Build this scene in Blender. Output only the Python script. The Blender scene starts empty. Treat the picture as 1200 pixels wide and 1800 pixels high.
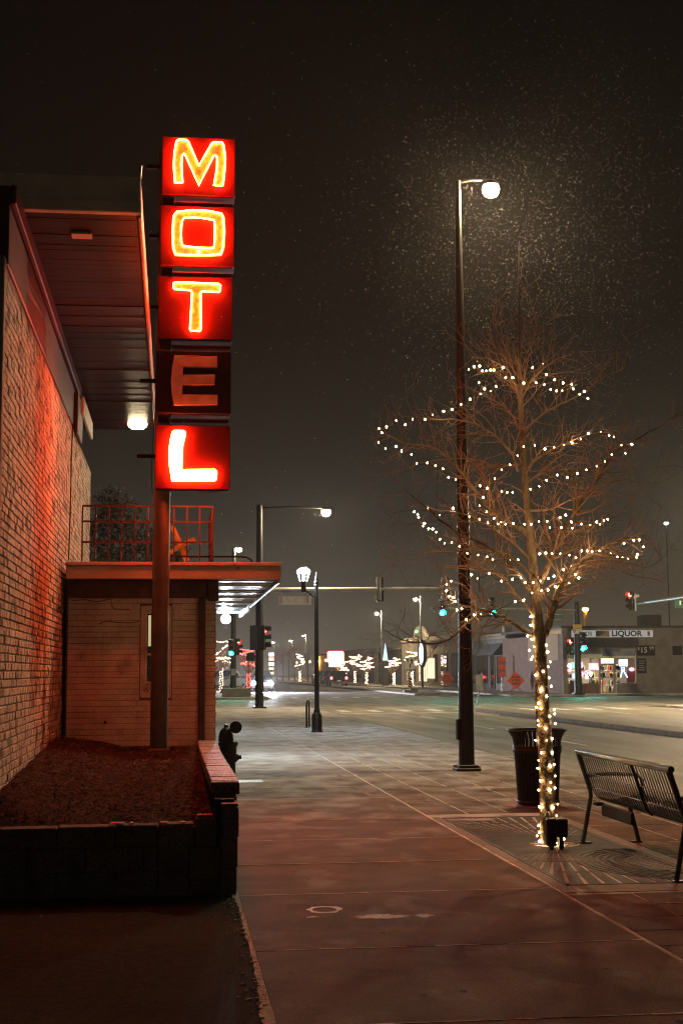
import bpy, bmesh, math, random
from mathutils import Vector, Matrix, noise as mnoise
rnd = random.Random(7)
R = math.radians
PI = math.pi
sc = bpy.context.scene
COL = sc.collection

# ------------------------------------------------------------------ camera
EYE = 1.55
PSI, TH, RO = R(6.86111), R(6.52425), R(-0.35)
FPX = 2450.0                                   # focal length in pixels of a 1200 x 1800 frame
CM = Matrix.Rotation(-PSI, 3, 'Z') @ Matrix.Rotation(PI/2 + TH, 3, 'X') @ Matrix.Rotation(RO, 3, 'Z')
cam = bpy.data.cameras.new('camera'); camo = bpy.data.objects.new('camera', cam); COL.objects.link(camo)
camo.matrix_world = Matrix.Translation((0, 0, EYE)) @ CM.to_4x4()
cam.sensor_fit = 'VERTICAL'; cam.sensor_height = 36.0; cam.lens = FPX/1800*36
cam.clip_start = 0.1; cam.clip_end = 3000
sc.camera = camo

def P(px, py, Y=None, z=None, X=None):
    """the point of the place that stands behind a pixel, at a known depth, height or side"""
    d = CM @ Vector(((px-600)/FPX, -(py-900)/FPX, -1))
    t = Y/d.y if Y is not None else ((z-EYE)/d.z if z is not None else X/d.x)
    return Vector((0, 0, EYE)) + d*t

# ------------------------------------------------------------------ night sky
w = bpy.data.worlds.new('World'); sc.world = w; w.use_nodes = True
nt = w.node_tree; nt.nodes.clear()
out = nt.nodes.new('ShaderNodeOutputWorld'); bg = nt.nodes.new('ShaderNodeBackground')
tc = nt.nodes.new('ShaderNodeTexCoord'); sp = nt.nodes.new('ShaderNodeSeparateXYZ'); rp = nt.nodes.new('ShaderNodeValToRGB')
els = rp.color_ramp.elements
els[0].position = 0.0; els[0].color = (.115, .094, .064, 1)
els[1].position = 0.5; els[1].color = (.0018, .0018, .0015, 1)
for p_, c_ in ((.05, (.052, .042, .027, 1)), (.10, (.022, .018, .0115, 1)), (.24, (.0056, .0047, .0033, 1)), (.42, (.0022, .0022, .0018, 1))):
    e = els.new(p_); e.color = c_
nt.links.new(tc.outputs['Generated'], sp.inputs[0]); nt.links.new(sp.outputs['Z'], rp.inputs[0])
nt.links.new(rp.outputs[0], bg.inputs[0]); nt.links.new(bg.outputs[0], out.inputs[0])
bg.inputs[1].default_value = 1.0

vs = sc.view_settings
vs.view_transform = 'Standard'; vs.look = 'None'; vs.exposure = 0; vs.gamma = 1; vs.use_curve_mapping = False
cy = sc.cycles
cy.use_denoising = True
try: cy.denoiser = 'OPENIMAGEDENOISE'; cy.denoising_prefilter = 'ACCURATE'
except Exception: pass
cy.use_light_tree = True
cy.max_bounces = 5; cy.diffuse_bounces = 3; cy.glossy_bounces = 3; cy.transmission_bounces = 4; cy.volume_bounces = 0
cy.sample_clamp_indirect = 6; cy.sample_clamp_direct = 0
cy.caustics_reflective = False; cy.caustics_refractive = False
cy.use_adaptive_sampling = False
cy.filter_width = 1.2

# ------------------------------------------------------------------ helpers
class MB:
    def __init__(s): s.v = []; s.f = []
    def add(s, vs, fs):
        n = len(s.v); s.v += [tuple(v) for v in vs]; s.f += [tuple(i+n for i in f) for f in fs]; return s
    def box(s, x0, x1, y0, y1, z0, z1, M=None):
        vs = [Vector((x, y, z)) for z in (z0, z1) for y in (y0, y1) for x in (x0, x1)]
        if M is not None: vs = [M @ v for v in vs]
        return s.add(vs, [(0, 2, 3, 1), (4, 5, 7, 6), (0, 1, 5, 4), (2, 6, 7, 3), (0, 4, 6, 2), (1, 3, 7, 5)])
    def cbox(s, x0, x1, y0, y1, z0, z1, c=.01, M=None):
        """box with chamfered edges on all sides"""
        vs, fs = [], []
        xs, ys, zs = (x0, x1), (y0, y1), (z0, z1); sg = (1, -1)
        idx = {}
        for i in (0, 1):
            for j in (0, 1):
                for k in (0, 1):
                    for a in range(3):
                        p = [xs[i]+sg[i]*c, ys[j]+sg[j]*c, zs[k]+sg[k]*c]
                        p[a] = (xs[i], ys[j], zs[k])[a]
                        idx[i, j, k, a] = len(vs); vs.append(Vector(p))
        for a in range(3):
            b, d = (a+1) % 3, (a+2) % 3
            for s_ in (0, 1):
                q = []
                for (u, w_) in ((0, 0), (1, 0), (1, 1), (0, 1)):
                    ijk = [0, 0, 0]; ijk[a] = s_; ijk[b] = u; ijk[d] = w_
                    q.append(idx[ijk[0], ijk[1], ijk[2], a])
                fs.append(tuple(q) if s_ else tuple(q[::-1]))
        for a in range(3):                      # edge chamfers, along axis a
            b, d = (a+1) % 3, (a+2) % 3
            for u in (0, 1):
                for w_ in (0, 1):
                    l = [0, 0, 0]; h = [0, 0, 0]; h[a] = 1
                    l[b] = h[b] = u; l[d] = h[d] = w_
                    q = (idx[tuple(l)+(b,)], idx[tuple(h)+(b,)], idx[tuple(h)+(d,)], idx[tuple(l)+(d,)])
                    fs.append(q)
        for i in (0, 1):
            for j in (0, 1):
                for k in (0, 1): fs.append((idx[i, j, k, 0], idx[i, j, k, 1], idx[i, j, k, 2]))
        if M is not None: vs = [M @ v for v in vs]
        return s.add(vs, fs)
    def tube(s, pts, rad, n=8, cap=True):
        pts = [Vector(p) for p in pts]
        if not hasattr(rad, '__len__'): rad = [rad]*len(pts)
        t0 = (pts[1]-pts[0]).normalized()
        up = Vector((0, 0, 1)) if abs(t0.z) < .9 else Vector((1, 0, 0))
        nx = t0.cross(up).normalized(); vs = []
        for i, p in enumerate(pts):
            a = pts[max(i-1, 0)]; b = pts[min(i+1, len(pts)-1)]
            t = (b-a).normalized() if (b-a).length > 1e-9 else t0
            nx = (nx - t*nx.dot(t)).normalized(); ny = t.cross(nx)
            for k in range(n):
                an = 2*PI*k/n; vs.append(p + (nx*math.cos(an)+ny*math.sin(an))*rad[i])
        fs = []
        for i in range(len(pts)-1):
            for k in range(n):
                k2 = (k+1) % n
                fs.append((i*n+k, i*n+k2, (i+1)*n+k2, (i+1)*n+k))
        if cap:
            fs.append(tuple(range(n-1, -1, -1))); fs.append(tuple((len(pts)-1)*n+k for k in range(n)))
        return s.add(vs, fs)
    def cyl(s, p0, p1, r0, r1=None, n=12): return s.tube([p0, p1], [r0, r0 if r1 is None else r1], n)
    def lathe(s, c, prof, n=16, M=None):
        vs, fs = [], []
        for (r, z) in prof:
            for k in range(n):
                a = 2*PI*k/n; v = Vector((r*math.cos(a), r*math.sin(a), z))
                if M is not None: v = M @ v
                vs.append(v + Vector(c))
        for i in range(len(prof)-1):
            for k in range(n):
                k2 = (k+1) % n; fs.append((i*n+k, i*n+k2, (i+1)*n+k2, (i+1)*n+k))
        fs.append(tuple(range(n-1, -1, -1))); fs.append(tuple((len(prof)-1)*n+k for k in range(n)))
        return s.add(vs, fs)
    def sphere(s, c, r, n=10, m=6, sz=1.0):
        prof = [(max(r*math.sin(PI*i/m), r*.02), -r*sz*math.cos(PI*i/m)) for i in range(m+1)]
        return s.lathe(c, prof, n)
    def prism(s, pts, d):
        """closed outline of 3-D points pushed along d"""
        n = len(pts); d = Vector(d); pts = [Vector(p) for p in pts]
        vs = pts + [p+d for p in pts]
        fs = [tuple(range(n)), tuple(range(2*n-1, n-1, -1))] + [(i, n+i, n+(i+1) % n, (i+1) % n) for i in range(n)]
        return s.add(vs, fs)
    def mesh(s, name, m=None, smooth=False):
        me = bpy.data.meshes.new(name); me.from_pydata(s.v, [], s.f)
        if m is not None: me.materials.append(m)
        bm = bmesh.new(); bm.from_mesh(me); bmesh.ops.recalc_face_normals(bm, faces=bm.faces); bm.to_mesh(me); bm.free()
        if smooth:
            me.polygons.foreach_set('use_smooth', [True]*len(me.polygons))
            me.set_sharp_from_angle(angle=R(38))
        me.update(); return me

def place(o, parent, M=None):
    M = Matrix.Identity(4) if M is None else M
    COL.objects.link(o)
    if parent is not None:
        o.parent = parent; o.matrix_parent_inverse = WM[parent.name].inverted()
    o.matrix_basis = M; WM[o.name] = M
    return o
WM = {}
def tag(o, label=None, cat=None, group=None, kind=None):
    if label: o['label'] = label
    if cat: o['category'] = cat
    if group: o['group'] = group
    if kind: o['kind'] = kind
    return o
def thing(name, loc, label, cat, group=None):
    o = bpy.data.objects.new(name, None); o.empty_display_size = .2
    place(o, None, Matrix.Translation(Vector(loc))); return tag(o, label, cat, group)
def part(name, mb, m, parent, smooth=False, M=None, kind=None, label=None):
    me = mb if isinstance(mb, bpy.types.Mesh) else mb.mesh(name, m, smooth)
    o = bpy.data.objects.new(name, me); place(o, parent, M)
    return tag(o, label=label, kind=kind)
def text(name, body, size, m, parent, M, ext=.004, ax='CENTER', bold=0.0, sx=1.0):
    cu = bpy.data.curves.new(name, 'FONT'); cu.body = body; cu.size = size; cu.extrude = ext
    cu.align_x = ax; cu.align_y = 'CENTER'; cu.offset = bold; cu.resolution_u = 3
    t = bpy.data.objects.new('tmp_text', cu); COL.objects.link(t)
    bpy.context.view_layer.update()
    me = bpy.data.meshes.new_from_object(t.evaluated_get(bpy.context.evaluated_depsgraph_get()))
    bpy.data.objects.remove(t); me.materials.clear(); me.materials.append(m)
    for v in me.vertices: v.co.x *= sx
    return part(name, me, m, parent, M=M)
FRONT = Matrix.Rotation(PI/2, 4, 'X')          # text reading towards -Y
def fr(x, y, z): return Matrix.Translation((x, y, z)) @ FRONT

# ------------------------------------------------------------------ materials
def mat(name, c, c2=None, scale=6, rough=.6, metal=0, bump=0, bscale=60, ramp=(.42, .6), stretch=(1, 1, 1), rnd_amt=0,
        c3=None, s3=2, ramp3=(.55, .7), st3=(1, 1, 1), rough3=None, spec=.5, drift=None, speck=None):
    m = bpy.data.materials.new(name); m.use_nodes = True; nt = m.node_tree
    b = nt.nodes['Principled BSDF']; L = nt.links.new
    b.inputs['Roughness'].default_value = rough; b.inputs['Metallic'].default_value = metal
    b.inputs['Specular IOR Level'].default_value = spec
    geo = nt.nodes.new('ShaderNodeNewGeometry')
    def nz(s, st, det=5):
        mp = nt.nodes.new('ShaderNodeMapping'); mp.inputs['Scale'].default_value = st
        n = nt.nodes.new('ShaderNodeTexNoise'); n.inputs['Scale'].default_value = s; n.inputs['Detail'].default_value = det
        L(geo.outputs['Position'], mp.inputs[0]); L(mp.outputs[0], n.inputs['Vector']); return n.outputs['Fac']
    def rampf(f, a, bb):
        r = nt.nodes.new('ShaderNodeMapRange'); r.inputs[1].default_value = a; r.inputs[2].default_value = bb
        L(f, r.inputs[0]); return r.outputs[0]
    def mix(f, a, bb):
        x = nt.nodes.new('ShaderNodeMix'); x.data_type = 'RGBA'
        if hasattr(f, 'links'): L(f, x.inputs[0])
        else: x.inputs[0].default_value = f
        for s_, q in ((x.inputs[6], a), (x.inputs[7], bb)):
            if hasattr(q, 'links'): L(q, s_)
            else: s_.default_value = (*q, 1)
        return x.outputs[2]
    col = c
    if c2 is not None: col = mix(rampf(nz(scale, stretch), *ramp), c, c2)
    if c3 is not None:
        n3 = nz(s3, st3, 7)
        if drift:                               # snow dust tone, strengthened with distance to put midground brightness into the colour
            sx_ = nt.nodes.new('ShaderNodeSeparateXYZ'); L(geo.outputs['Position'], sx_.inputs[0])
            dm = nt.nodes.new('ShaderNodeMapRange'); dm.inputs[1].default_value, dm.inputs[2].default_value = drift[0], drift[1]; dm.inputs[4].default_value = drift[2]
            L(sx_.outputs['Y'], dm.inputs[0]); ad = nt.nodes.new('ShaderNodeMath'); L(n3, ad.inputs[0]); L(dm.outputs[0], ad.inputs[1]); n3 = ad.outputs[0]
        f3 = rampf(n3, *ramp3); col = mix(f3, col, c3)
        if rough3 is not None:
            rm = nt.nodes.new('ShaderNodeMapRange'); rm.inputs[3].default_value = rough; rm.inputs[4].default_value = rough3
            L(f3, rm.inputs[0]); L(rm.outputs[0], b.inputs['Roughness'])
    if speck:                                   # grit: fine light and dark grains
        sm_ = nt.nodes.new('ShaderNodeMapRange'); sm_.inputs[1].default_value, sm_.inputs[2].default_value = .3, .7
        sm_.inputs[3].default_value, sm_.inputs[4].default_value = 1-speck[1], 1+speck[1]
        L(nz(speck[0], (1, 1, 1), 2), sm_.inputs[0]); hv = nt.nodes.new('ShaderNodeHueSaturation'); L(sm_.outputs[0], hv.inputs['Value'])
        if hasattr(col, 'links'): L(col, hv.inputs['Color'])
        else: hv.inputs['Color'].default_value = (*col, 1)
        col = hv.outputs[0]
    if rnd_amt:
        oi = nt.nodes.new('ShaderNodeObjectInfo'); hs = nt.nodes.new('ShaderNodeHueSaturation')
        mr = nt.nodes.new('ShaderNodeMapRange'); mr.inputs[3].default_value = 1-rnd_amt; mr.inputs[4].default_value = 1+rnd_amt
        L(oi.outputs['Random'], mr.inputs[0]); L(mr.outputs[0], hs.inputs['Value'])
        if hasattr(col, 'links'): L(col, hs.inputs['Color'])
        else: hs.inputs['Color'].default_value = (*col, 1)
        col = hs.outputs[0]
    if hasattr(col, 'links'): L(col, b.inputs['Base Color'])
    else: b.inputs['Base Color'].default_value = (*col, 1)
    if bump:
        bp = nt.nodes.new('ShaderNodeBump'); bp.inputs['Strength'].default_value = bump; bp.inputs['Distance'].default_value = .02
        L(nz(bscale, (1, 1, 1), 3), bp.inputs['Height']); L(bp.outputs[0], b.inputs['Normal'])
    return m
def glow(name, c, s):
    m = bpy.data.materials.new(name); m.use_nodes = True; nt = m.node_tree
    nt.nodes.remove(nt.nodes['Principled BSDF'])
    e = nt.nodes.new('ShaderNodeEmission'); e.inputs[0].default_value = (*c, 1); e.inputs[1].default_value = s
    nt.links.new(e.outputs[0], nt.nodes['Material Output'].inputs[0]); return m

M_ = dict(
    brick=mat('painted_brick', (.60, .50, .405), (.46, .37, .295), 9, .8, spec=.2, speck=(60, .25), bump=.6, bscale=40, rnd_amt=.13, c3=(.17, .14, .125), s3=5.5, ramp3=(.52, .60)),
    office_brick=mat('office_brick_paint', (.80, .76, .68), (.66, .61, .53), 3.5, .8, spec=.2, speck=(40, .12), c3=(.3, .25, .2), s3=2.6, ramp3=(.6, .74), bump=.35, bscale=30, rnd_amt=.06),
    mortar=mat('mortar', (.17, .13, .105), (.10, .08, .065), 8, .9),
    office_mortar=mat('office_mortar', (.20, .165, .13), (.10, .08, .065), 4, .9),
    trim=mat('trim_paint', (.66, .61, .51), (.56, .51, .42), 4, .65, bump=.15, bscale=20),
    fascia=mat('fascia_paint', (.56, .46, .38), (.47, .38, .31), 3, .6, bump=.15, bscale=15, c3=(.2, .15, .12), s3=7, ramp3=(.68, .74)),
    darkwood=mat('dark_wood', (.085, .05, .04), (.05, .03, .025), 8, .5, stretch=(1, 6, 1), bump=.2),
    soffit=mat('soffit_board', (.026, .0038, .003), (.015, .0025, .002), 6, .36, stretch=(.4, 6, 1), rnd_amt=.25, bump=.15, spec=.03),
    metal_soffit=mat('soffit_metal', (.42, .42, .42), (.32, .32, .32), 4, .3, rnd_amt=.15),
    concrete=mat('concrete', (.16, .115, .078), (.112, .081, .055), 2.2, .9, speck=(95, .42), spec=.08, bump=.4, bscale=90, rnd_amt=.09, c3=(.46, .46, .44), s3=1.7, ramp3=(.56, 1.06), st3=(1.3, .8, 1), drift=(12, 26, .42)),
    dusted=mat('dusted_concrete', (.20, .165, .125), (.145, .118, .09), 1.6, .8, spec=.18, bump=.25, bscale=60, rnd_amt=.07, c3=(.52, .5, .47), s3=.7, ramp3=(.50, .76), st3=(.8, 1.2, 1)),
    joint=mat('joint_filler', (.5, .47, .43), (.16, .14, .12), 1.6, .9, ramp=(.5, .66), stretch=(1, 1, 1)),
    border=mat('grate_border', (.20, .14, .09), (.15, .105, .07), 5, .8, bump=.3),
    asphalt=mat('lot_asphalt', (.03, .023, .018), (.02, .0155, .012), 14, .95, speck=(80, .6), spec=.05, bump=.6, bscale=160, c3=(.036, .028, .022), s3=1.1, ramp3=(.5, .7)),
    crumb=mat('crumbled_concrete', (.5, .44, .37), (.3, .26, .21), 25, .9, bump=.6, bscale=80),
    road=mat('road', (.235, .205, .155), (.16, .14, .105), 1.2, .62, speck=(30, .3), spec=.3, stretch=(1.6, .12, 1), bump=.35, bscale=120, c3=(.42, .41, .4), s3=.55, ramp3=(.44, .82), st3=(2.2, .3, 1), rough3=.8),
    ground=mat('ground', (.07, .065, .06), (.11, .1, .095), .3, .9),
    kerb=mat('kerb_stone', (.24, .21, .17), (.16, .14, .115), 3, .75, bump=.3),
    paint=mat('road_paint', (.72, .7, .67), (.42, .4, .37), 3, .7),
    snow=mat('snow', (.46, .43, .40), (.24, .2, .165), 9, .85, bump=.5, bscale=40, ramp=(.4, .62)),
    block=mat('planter_block', (.17, .165, .15), (.11, .107, .1), 5, .9, speck=(70, .5), spec=.1, bump=.7, bscale=45, rnd_amt=.12),
    redbrick=mat('red_brick', (.30, .115, .085), (.2, .08, .06), 9, .75, bump=.5, bscale=50, rnd_amt=.2),
    snowbrick=mat('cap_brick', (.30, .15, .125), (.2, .09, .075), 9, .55, bump=.6, bscale=60, rnd_amt=.2, c3=(.55, .5, .5), s3=45, ramp3=(.48, .7)),
    mulch=mat('mulch', (.05, .024, .017), (.024, .012, .009), 12, .95, spec=.05, bump=.8, bscale=60),
    chip=mat('mulch_chip', (.10, .05, .035), (.045, .022, .016), 30, .85, spec=.15),
    black=mat('black_metal', (.006, .006, .006), (.010, .010, .0095), 5, .42, metal=0, bump=.1, spec=.3),
    polegreen=mat('pole_dark_green', (.012, .024, .02), (.018, .03, .025), 4, .4, spec=.3),
    polegrey=mat('galvanised', (.3, .31, .3), (.22, .23, .22), 4, .45, metal=.3),
    bench=mat('bench_paint', (.022, .027, .024), (.016, .02, .018), 5, .28, spec=.4),
    grate=mat('cast_iron', (.075, .06, .045), (.05, .04, .03), 5, .7, spec=.2, bump=.4, bscale=60, c3=(.2, .17, .13), s3=2.4, ramp3=(.64, .82)),
    dirt=mat('dirt', (.035, .028, .022), (.02, .016, .013), 12, .95, bump=.8),
    bark=mat('bark', (.22, .155, .10), (.11, .078, .052), 14, .8, stretch=(1, 1, .35), bump=.8, bscale=45),
    twig=mat('twig_bark', (.30, .175, .11), (.22, .125, .08), 9, .75),
    leaf=mat('dead_leaf', (.3, .21, .1), (.2, .13, .06), 20, .7),
    evergreen=mat('evergreen', (.03, .04, .028), (.018, .025, .017), 6, .7),
    signred=mat('sign_red', (.075, .0036, .0028), (.05, .0025, .002), 2.2, .6, spec=.12, bump=.08, bscale=10),
    signdark=mat('sign_maroon', (.012, .005, .008), (.009, .0035, .006), 4, .6, spec=.12),
    gold=mat('letter_gold', (.42, .2, .04), (.24, .085, .018), 20, .5, ramp=(.4, .62), bump=.3),
    creme=mat('letter_cream', (.75, .5, .4), (.6, .36, .28), 7, .6, bump=.2),
    brownpole=mat('sign_pole_paint', (.13, .085, .06), (.09, .06, .045), 5, .5, bump=.1),
    rail=mat('rail_red', (.05, .008, .006), (.03, .005, .004), 8, .5),
    yellow=mat('yellow_wood', (.45, .33, .06), (.3, .21, .04), 8, .6),
    orange=mat('sign_orange', (.9, .13, .03), (.8, .11, .025), 3, .55),
    green=mat('sign_green', (.01, .09, .06), None, rough=.4),
    white=mat('white_paint', (.7, .7, .68), (.6, .6, .58), 4, .5),
    ink=mat('ink_black', (.009, .009, .009), None, rough=.7, spec=.15),
    yel=mat('sign_yellow', (.6, .4, .02), None, rough=.5),
    glassdark=mat('dark_glass', (.01, .012, .014), None, rough=.06, spec=.8),
    tan=mat('tan_stucco', (.30, .25, .19), (.24, .2, .15), 1.2, .85, bump=.3, bscale=20),
    brown=mat('brown_brick_wall', (.17, .1, .07), (.13, .078, .055), 2, .85, bump=.4, bscale=14),
    greystucco=mat('grey_stucco', (.22, .205, .18), (.17, .155, .14), 1.4, .85, bump=.3, bscale=14),
    darkwall=mat('dark_wall', (.055, .05, .045), (.04, .036, .033), 1, .85),
    awning=mat('awning_cloth', (.06, .07, .09), None, rough=.8),
    carpaint=mat('car_black', (.012, .012, .014), None, rough=.2, spec=.7),
    cargrey=mat('car_grey', (.06, .062, .066), None, rough=.25, spec=.7),
    carwhite=mat('car_white', (.6, .6, .58), None, rough=.25, spec=.6),
    rubber=mat('rubber', (.012, .012, .012), None, rough=.8),
    chrome=mat('chrome', (.5, .5, .5), None, rough=.2, metal=1),
    wire=mat('wire_green', (.012, .018, .012), None, rough=.6),
)
NEON = (1.0, .06, .011)
M_.update(
    neon=glow('neon_tube', NEON, 430), neonL=glow('neon_tube_bright', (1, .075, .014), 420),
    neonLback=glow('neon_tube_back', (1, .085, .018), 210), bulb=glow('string_bulb', (1, .64, .27), 95), bulbdim=glow('string_bulb_dim', (1, .55, .19), 30), bulbhot=glow('string_bulb_hot', (1, .70, .35), 190), farbulb=glow('far_string_bulb', (1, .74, .46), 34),
    hps=glow('street_lamp_light', (1, .70, .37), 3700), hpsfar=glow('far_street_lamp_light', (1, .76, .46), 2300), hpsbig=glow('unseen_corner_lamp_light', (1, .76, .46), 9500),
    led=glow('lantern_light', (.80, .92, 1), 800), porch=glow('porch_light', (.78, .92, 1), 1100),
    warmcan=glow('ceiling_lamp_light', (1, .8, .46), 42),
    sgreen=glow('signal_green', (.0009, 1, .70), 620), sred=glow('signal_red', (1, .05, .03), 40),
    head=glow('headlamp', (.86, .88, 1), 32000), tail=glow('tail_lamp', (1, .06, .05), 26),
    orangelamp=glow('orange_lamp', (1, .45, .07), 420), warmwin=glow('warm_window', (1, .8, .5), 1.4),
    ledwhite=glow('led_screen', (1, .93, .9), 9), ledred=glow('led_screen_red', (1, .22, .14), 6),
    pinkneon=glow('pink_neon', (1, .12, .2), 9), blueneon=glow('blue_neon', (.2, .35, 1), 9), whiteneon=glow('white_neon', (.8, .85, 1), 7),
    greenneon=glow('green_neon', (.1, .9, .3), 5), storelight=glow('store_light', (1, .9, .68), 12), conelight=glow('cone_light', (.55, .78, 1), 1.6),
    signlit=glow('lit_sign_panel', (.9, .88, .8), .36),
)
# ================================================================== the setting
def sheet(x0, x1, y0, y1, z): return MB().add([(x0, y0, z), (x1, y0, z), (x1, y1, z), (x0, y1, z)], [(0, 1, 2, 3)])
ROADZ = -.12
XK = 5.95                                       # inner edge of the near kerb
tag(part('ground', sheet(-150, 220, -25, 620, -.16), M_['ground'], None), kind='structure')
tag(part('road', MB().add(*(lambda a, b: (a.v+b.v, a.f+[tuple(i+4 for i in f) for f in b.f]))(sheet(XK+.16, 21.5, -20, 600, ROADZ), sheet(-80, 110, 63.2, 86, ROADZ-.004))), M_['road'], None), kind='structure')
road = bpy.data.objects['road']
# sidewalk: filler bed with slabs lying in it
tag(part('sidewalk', sheet(.44, XK, 1.5, 62, -.0015), M_['joint'], None), kind='structure')
walk = bpy.data.objects['sidewalk']
part('bed', MB().box(.44, XK, 1.5, 62, -.15, -.03), M_['kerb'], walk)
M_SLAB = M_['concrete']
cuts = [1.6, 3.2, 4.75, 6.3, 8.0, 9.95, 11.5, 13.1, 14.8, 17.3, 19.0, 20.8, 22.6, 25.3, 27.4, 29.6, 32.5, 35.2, 38, 41, 44, 47.5]
G = .0065
for a, b in zip(cuts, cuts[1:]):
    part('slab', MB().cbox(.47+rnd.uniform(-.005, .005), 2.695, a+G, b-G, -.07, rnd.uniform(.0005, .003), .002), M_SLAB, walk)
GX0, GX1, GY0, GY1 = 2.83, 3.97, 10.06, 14.82   # the tree grate
sq = .46; farb = MB(); n_sq = 0
cols = [2.725+i*sq for i in range(8)]
y = 5.98
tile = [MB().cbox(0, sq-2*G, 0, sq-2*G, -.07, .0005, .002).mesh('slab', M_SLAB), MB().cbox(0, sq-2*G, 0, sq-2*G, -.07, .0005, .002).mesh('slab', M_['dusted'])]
while y < 47.4:
    for i, x in enumerate(cols[:-1]):
        x1 = cols[i+1]
        if x > .372*y+.7: continue
        if x1 > GX0-.02 and x < GX1+.07 and y+sq > GY0-.05 and y < GY1+.05: continue
        if x > XK-.1: continue
        dz = rnd.uniform(.0, .003)
        if y < 27 and n_sq < 270:
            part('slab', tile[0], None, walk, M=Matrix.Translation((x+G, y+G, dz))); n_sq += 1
        else: farb.box(x+G, x1-G, y+G, y+sq-G, -.05, dz)
    y += sq
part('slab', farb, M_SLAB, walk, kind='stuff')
# edging strips round the grate and the slabs cut to fit against it
part('slab', MB().cbox(2.725, GX0-.012, 9.72, GY1+.05, -.07, .004, .006), M_['border'], walk)
part('slab', MB().cbox(GX0, GX1+.1, 9.72, GY0-.012, -.07, .003, .006), M_['border'], walk)
part('slab', MB().cbox(GX1+.012, 4.1, GY0, GY1+.05, -.07, .003, .006), M_['border'], walk)
yy = 9.72
for q in range(11):
    part('slab', MB().cbox(4.112, 4.565, yy+G, yy+sq-G, -.07, rnd.uniform(.0005, .003), .002), M_SLAB, walk); yy += sq
part('corner_slab', MB().cbox(.47, 5.9, 47.51, 61.9, -.07, -.003, .01), M_SLAB, walk)
kb = MB()
for k in range(0, 24): kb.cbox(XK+.002, XK+.16, 1.5+k*2.52, 1.5+(k+1)*2.52-.012, -.155, .002, .018)
tag(part('kerb', kb, M_['kerb'], None), kind='structure')
# fine snow lying in the joints
js = MB(); jr = random.Random(21)
def joint_run(a, b, w0, keep):
    d = Vector(b)-Vector(a); L_ = d.length; d.normalize(); n = Vector((-d.y, d.x, 0)); t = 0
    while t < L_:
        l = jr.uniform(.05, .22)
        if jr.random() < keep:
            t1 = min(L_, t+l); wa, wb = w0*jr.uniform(.35, 1.1), w0*jr.uniform(.35, 1.1)
            p, q = Vector(a)+d*t, Vector(a)+d*t1
            js.add([(p-n*wa).to_tuple()[:2]+(.0045,), (q-n*wb).to_tuple()[:2]+(.0045,), (q+n*wb).to_tuple()[:2]+(.0045,), (p+n*wa).to_tuple()[:2]+(.0045,)], [(0, 1, 2, 3)])
        t += l
for c_ in cuts[1:]: joint_run((.47, c_, 0), (2.69, c_, 0), .0085 if c_ < 15 else .012, (.85 if c_ < 8.5 else .98))
joint_run((2.71, 3, 0), (2.71, 9.7, 0), .0065, .7); joint_run((2.71, 9.7, 0), (2.71, 47, 0), .013, 1)
for i, c_ in enumerate(cols[1:-1]):
    joint_run((c_, GY1+.1 if c_ < 4.2 else 9, 0), (c_, 46, 0), .0075 if i % 2 else .009, .85)
yj = 5.98
while yj < 46:
    for i in range(7):
        a_, b_ = cols[i], cols[i+1]
        if a_ > .372*yj+.6 or (a_ < 4.1 and 9.7 < yj < 14.85): continue
        if jr.random() < (.35 if yj < 20 else .6): joint_run((a_, yj, 0), (b_, yj, 0), .0055, .8)
    yj += sq
part('joint_snow', js, mat('joint_snow', (.85, .81, .75), (.6, .56, .51), 5, .9, spec=.1), walk, kind='stuff')
# parking lot in front of the planter, its crumbled concrete lip
lip = MB(); rr = random.Random(3)
lot = [(-30, -6, -.004), (.43, -6, -.004)]
tag(part('parking_lot', MB().add([(-30, -6, -.006), (.46, -6, -.006), (.46, 11, -.006), (-30, 11, -.006)], [(0, 1, 2, 3)]), M_['asphalt'], None), kind='structure')
lotp = bpy.data.objects['parking_lot']
top = []; bot = []
N = 150
for k in range(N+1):
    yy = 3.0+7.05*k/N; n1 = mnoise.noise(Vector((yy*3.1, 2, 0)))*.016+mnoise.noise(Vector((yy*14, 5, 0)))*.012
    n2 = mnoise.noise(Vector((yy*4.3, 9, 0)))*.008
    wd = .060*max(.15, .6+.7*mnoise.noise(Vector((yy*1.3, 4.4, 0)))+.3*(1-k/N))
    top.append((.462+n2, yy, .002)); bot.append((.462-wd+n1, yy, -.003))
part('crumbled_edge', MB().add(top+bot, [(i, i+1, N+2+i, N+1+i) for i in range(N)]), M_['crumb'], lotp)
chips = MB()
for k in range(260):
    yy = rr.uniform(3, 10); s_ = rr.uniform(.002, .008); xx = .45-abs(rr.gauss(0, .05))
    chips.box(-s_, s_, -s_, s_, 0, s_, Matrix.Translation((xx, yy, -.004)) @ Matrix.Rotation(rr.uniform(0, 3), 4, 'Z'))
part('rubble', chips, M_['crumb'], lotp, kind='stuff')

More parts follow.
